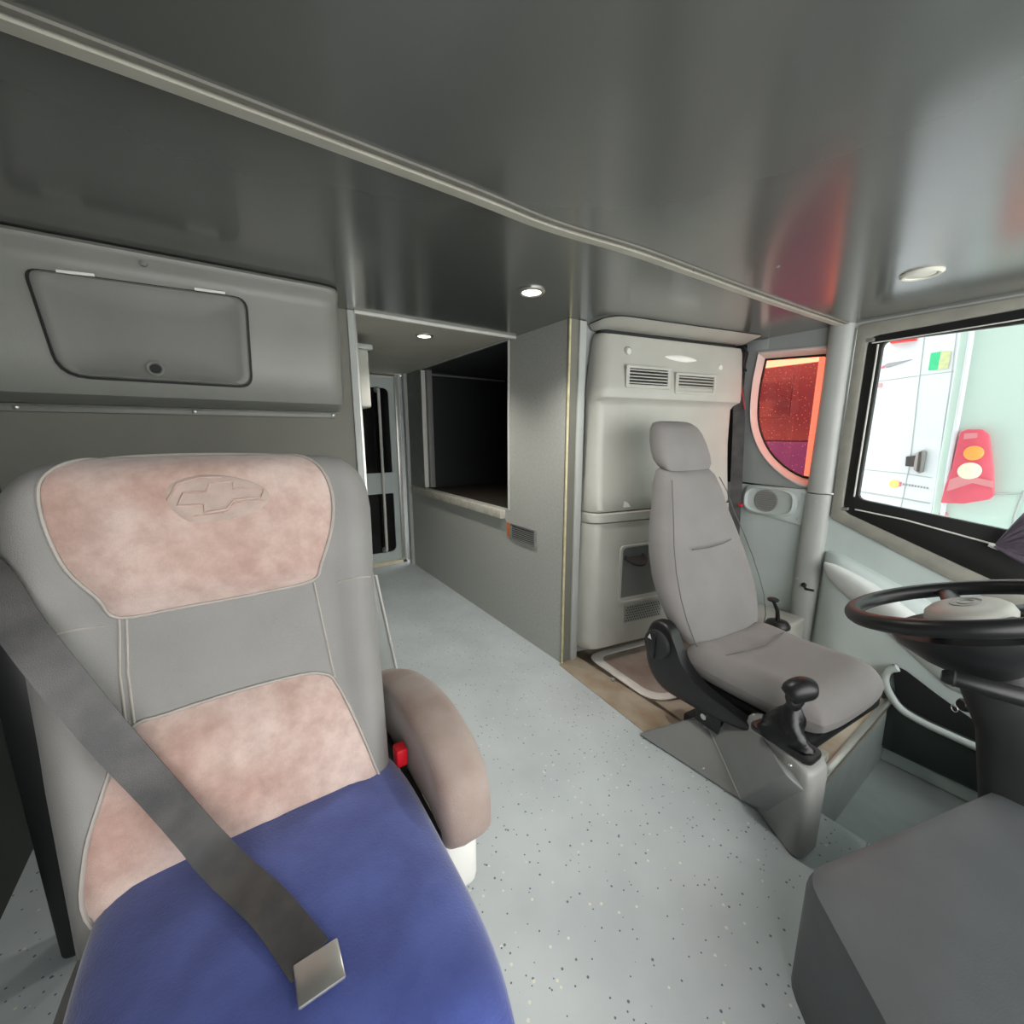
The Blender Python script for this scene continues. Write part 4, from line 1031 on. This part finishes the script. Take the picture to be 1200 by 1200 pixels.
# ================================================================== OUTSIDE
gd = box('ground', (2.75, 16), (-14, 16), (-1.35, -1.30), M_ground); struct(gd)
VX = 4.72
vn = thing('white_van', 'white vehicle side with dark door handle parked outside the driver window', 'vehicle', (VX + .9, 0, -1.3))
yv = at(951, 480, 'x', VX).y
body = roundpoly([Vector((yv, -1.1)), Vector((yv, 3.0)), Vector((-1.4, 3.0)), Vector((-1.4, -1.1))], .08, 5)
prism('body', [Vector((VX, p.x, p.y)) for p in body], (1.7, 0, 0), M_body, vn, bevel=.02)
def vline(pts, r=.003, nm='panel_gap', m=None, x=VX, parent=None): tube(nm, [at(a, b, 'x', x - .002) for a, b in pts], r, m or M_seamline, parent or vn, n=6)
vline([(1085, 380), (1076, 455), (1066, 545), (1052, 612)])
vline([(1122, 380), (1115, 440), (1106, 500), (1098, 560), (1090, 612)], .003)
vline([(1028, 447), (1078, 440)]); vline([(1078, 440), (1118, 435)], .003)
vline([(1010, 550), (1060, 555), (1092, 560)], .003); vline([(1006, 576), (1050, 583), (1090, 590)], .006)
def plate(nm, pts, m, x=VX, th=.006, parent=None, bevel=0): return prism(nm, [at(a, b, 'x', x - .001) for a, b in pts], (-th, 0, 0), m, parent or vn, bevel=bevel)
plate('sticker', [(1091, 414), (1103, 412), (1099, 433), (1088, 434)], M_stgreen)
plate('sticker', [(1103, 412), (1115, 411), (1111, 432), (1099, 433)], M_stbeige)
plate('arrow_decal', [(1035, 429), (1040, 426), (1070, 421), (1040, 431)], M_stgrey)
plate('arrow_decal', [(1032, 431), (1036, 428), (1037, 431), (1034, 432)], M_stpink)
def strokes(nm, segs, m, r=.004):
    for s in segs: tube(nm, [at(a, b, 'x', VX - .004) for a, b in s], r, m, vn, n=5)
strokes('digit', [[(1030, 449), (1029, 454)], [(1031.5, 449.5), (1034, 449), (1033.5, 451), (1031.5, 452), (1033.5, 452.5), (1033, 454), (1031, 454.5)]], mat('decal_pale_red', (240, 170, 170), .5, .05, 8))
hd = plate('door_handle', [(1076, 530), (1083, 527), (1087, 529), (1083, 553), (1078, 555), (1071, 550), (1073, 537)], mat('handle_shell', (140, 132, 132), .5, .1, 8), th=.035, bevel=.008)
plate('handle_grip', [(1077, 530), (1080, 529), (1077, 553), (1074, 552)], M_handleB, x=VX - .036, parent=hd)
plate('handle_lock', [(1063, 535), (1073, 534), (1072, 547), (1062, 546)], M_handleB, th=.03, parent=hd)
# small logo with lettering strip
lc = at(1048, 567, 'x', VX - .003)
lathe('logo_badge', lc, (-1, 0, 0), [(.035, 0), (.033, .004), (0, .005)], M_styellow, vn, n=10)
plate('lettering', [(1054, 565), (1057, 565), (1056, 570), (1053, 570)], M_stpink, th=.003)
for k in range(9):
    a = 1058 + k * 3.5; b = 566.3 + k * .55
    plate('lettering', [(a, b), (a + 2.2, b + .3), (a + 1.9, b + 2.5), (a - .3, b + 2.2)], M_stgrey, th=.003)
plate('red_roof_lamp', [(1046, 398), (1075, 394), (1075, 399), (1045, 403)], M_redpaint, th=.05)
# pale mint vehicle with the tail lamp
MX = 3.60
mv = thing('mint_van', 'pale mint vehicle corner with tall red tail lamp outside the driver window', 'vehicle', (MX + .9, -1.0, -1.3))
edge = [at(a, b, 'x', MX) for a, b in [(1131, 300), (1123, 400), (1112, 470), (1100, 540), (1090, 612), (1083, 680)]]
cvt = Vector((0, edge[0].y - .12, 3.0)); cvb = edge[-1]
outl = [Vector((MX, edge[0].y, 3.0))] + edge + [Vector((MX, edge[-1].y, -1.1)), Vector((MX, -2.5, -1.1)), Vector((MX, -2.5, 3.0))]
prism('body', outl, (1.08, 0, 0), M_mint, mv, bevel=.015)
tube('corner_bead', [p + Vector((-.004, -.05, 0)) for p in edge], .012, M_body, mv, n=8)
lamp = plate('tail_lamp', [(1126, 506), (1135, 503), (1152, 503), (1160, 509), (1165, 545), (1166, 580), (1160, 585), (1130, 590), (1103, 589), (1108, 570), (1116, 550)], M_taillens, x=MX, th=.03, parent=mv, bevel=.008)
plate('lens_band', [(1113, 562), (1130, 556), (1150, 561), (1164, 564), (1164, 572), (1140, 566), (1109, 576)], M_tailpale, x=MX - .031, th=.004, parent=lamp)
plate('lens_top', [(1130, 508), (1146, 507), (1145, 513), (1129, 515)], M_tailpale, x=MX - .031, th=.004, parent=lamp)
for (a, b), m_, r_ in (((1141, 531), M_tailamber, .042), ((1136, 552), M_tailclear, .05)):
    lathe('bulb_lens', at(a, b, 'x', MX - .03), (-1, 0, 0), [(r_, 0), (r_ * .95, .006), (r_ * .6, .011), (0, .013)], m_, lamp, n=18)
vline([(1166, 579), (1200, 580), (1240, 582)], .005, x=MX, parent=mv); vline([(1200, 575), (1190, 600), (1180, 640)], .005, x=MX, parent=mv)
plate('reflector', [(1100, 601), (1110, 600), (1112, 604), (1102, 605)], M_tailpale, x=MX, parent=mv)
# dark coach seen through the red film
CX = 6.9
ch = thing('parked_coach', 'dark parked coach with blue lower side seen through red film', 'vehicle', (CX + 1, 4, -1.3))
def cp(px, py): p = at(px, py, 'x', CX); return p
y0 = 1.9; y1 = 9.0; zt = cp(905, 430).z; zm = cp(905, 517).z
box('upper_side', (CX, CX + 2.2), (y0, y1), (zm, zt), M_coach, ch, bevel=.03)
box('lower_side', (CX - .01, CX + 2.2), (y0, y1), (-1.1, zm), M_coachblue, ch, bevel=.03)
for k in range(3):
    yy = y0 + .9 + k * 1.6
    box('window', (CX - .012, CX + .01), (yy, yy + 1.3), (zm + .35, zt - .15), mat('coach_glass', (76, 62, 88), .15, .05, 3), ch, bevel=.01)
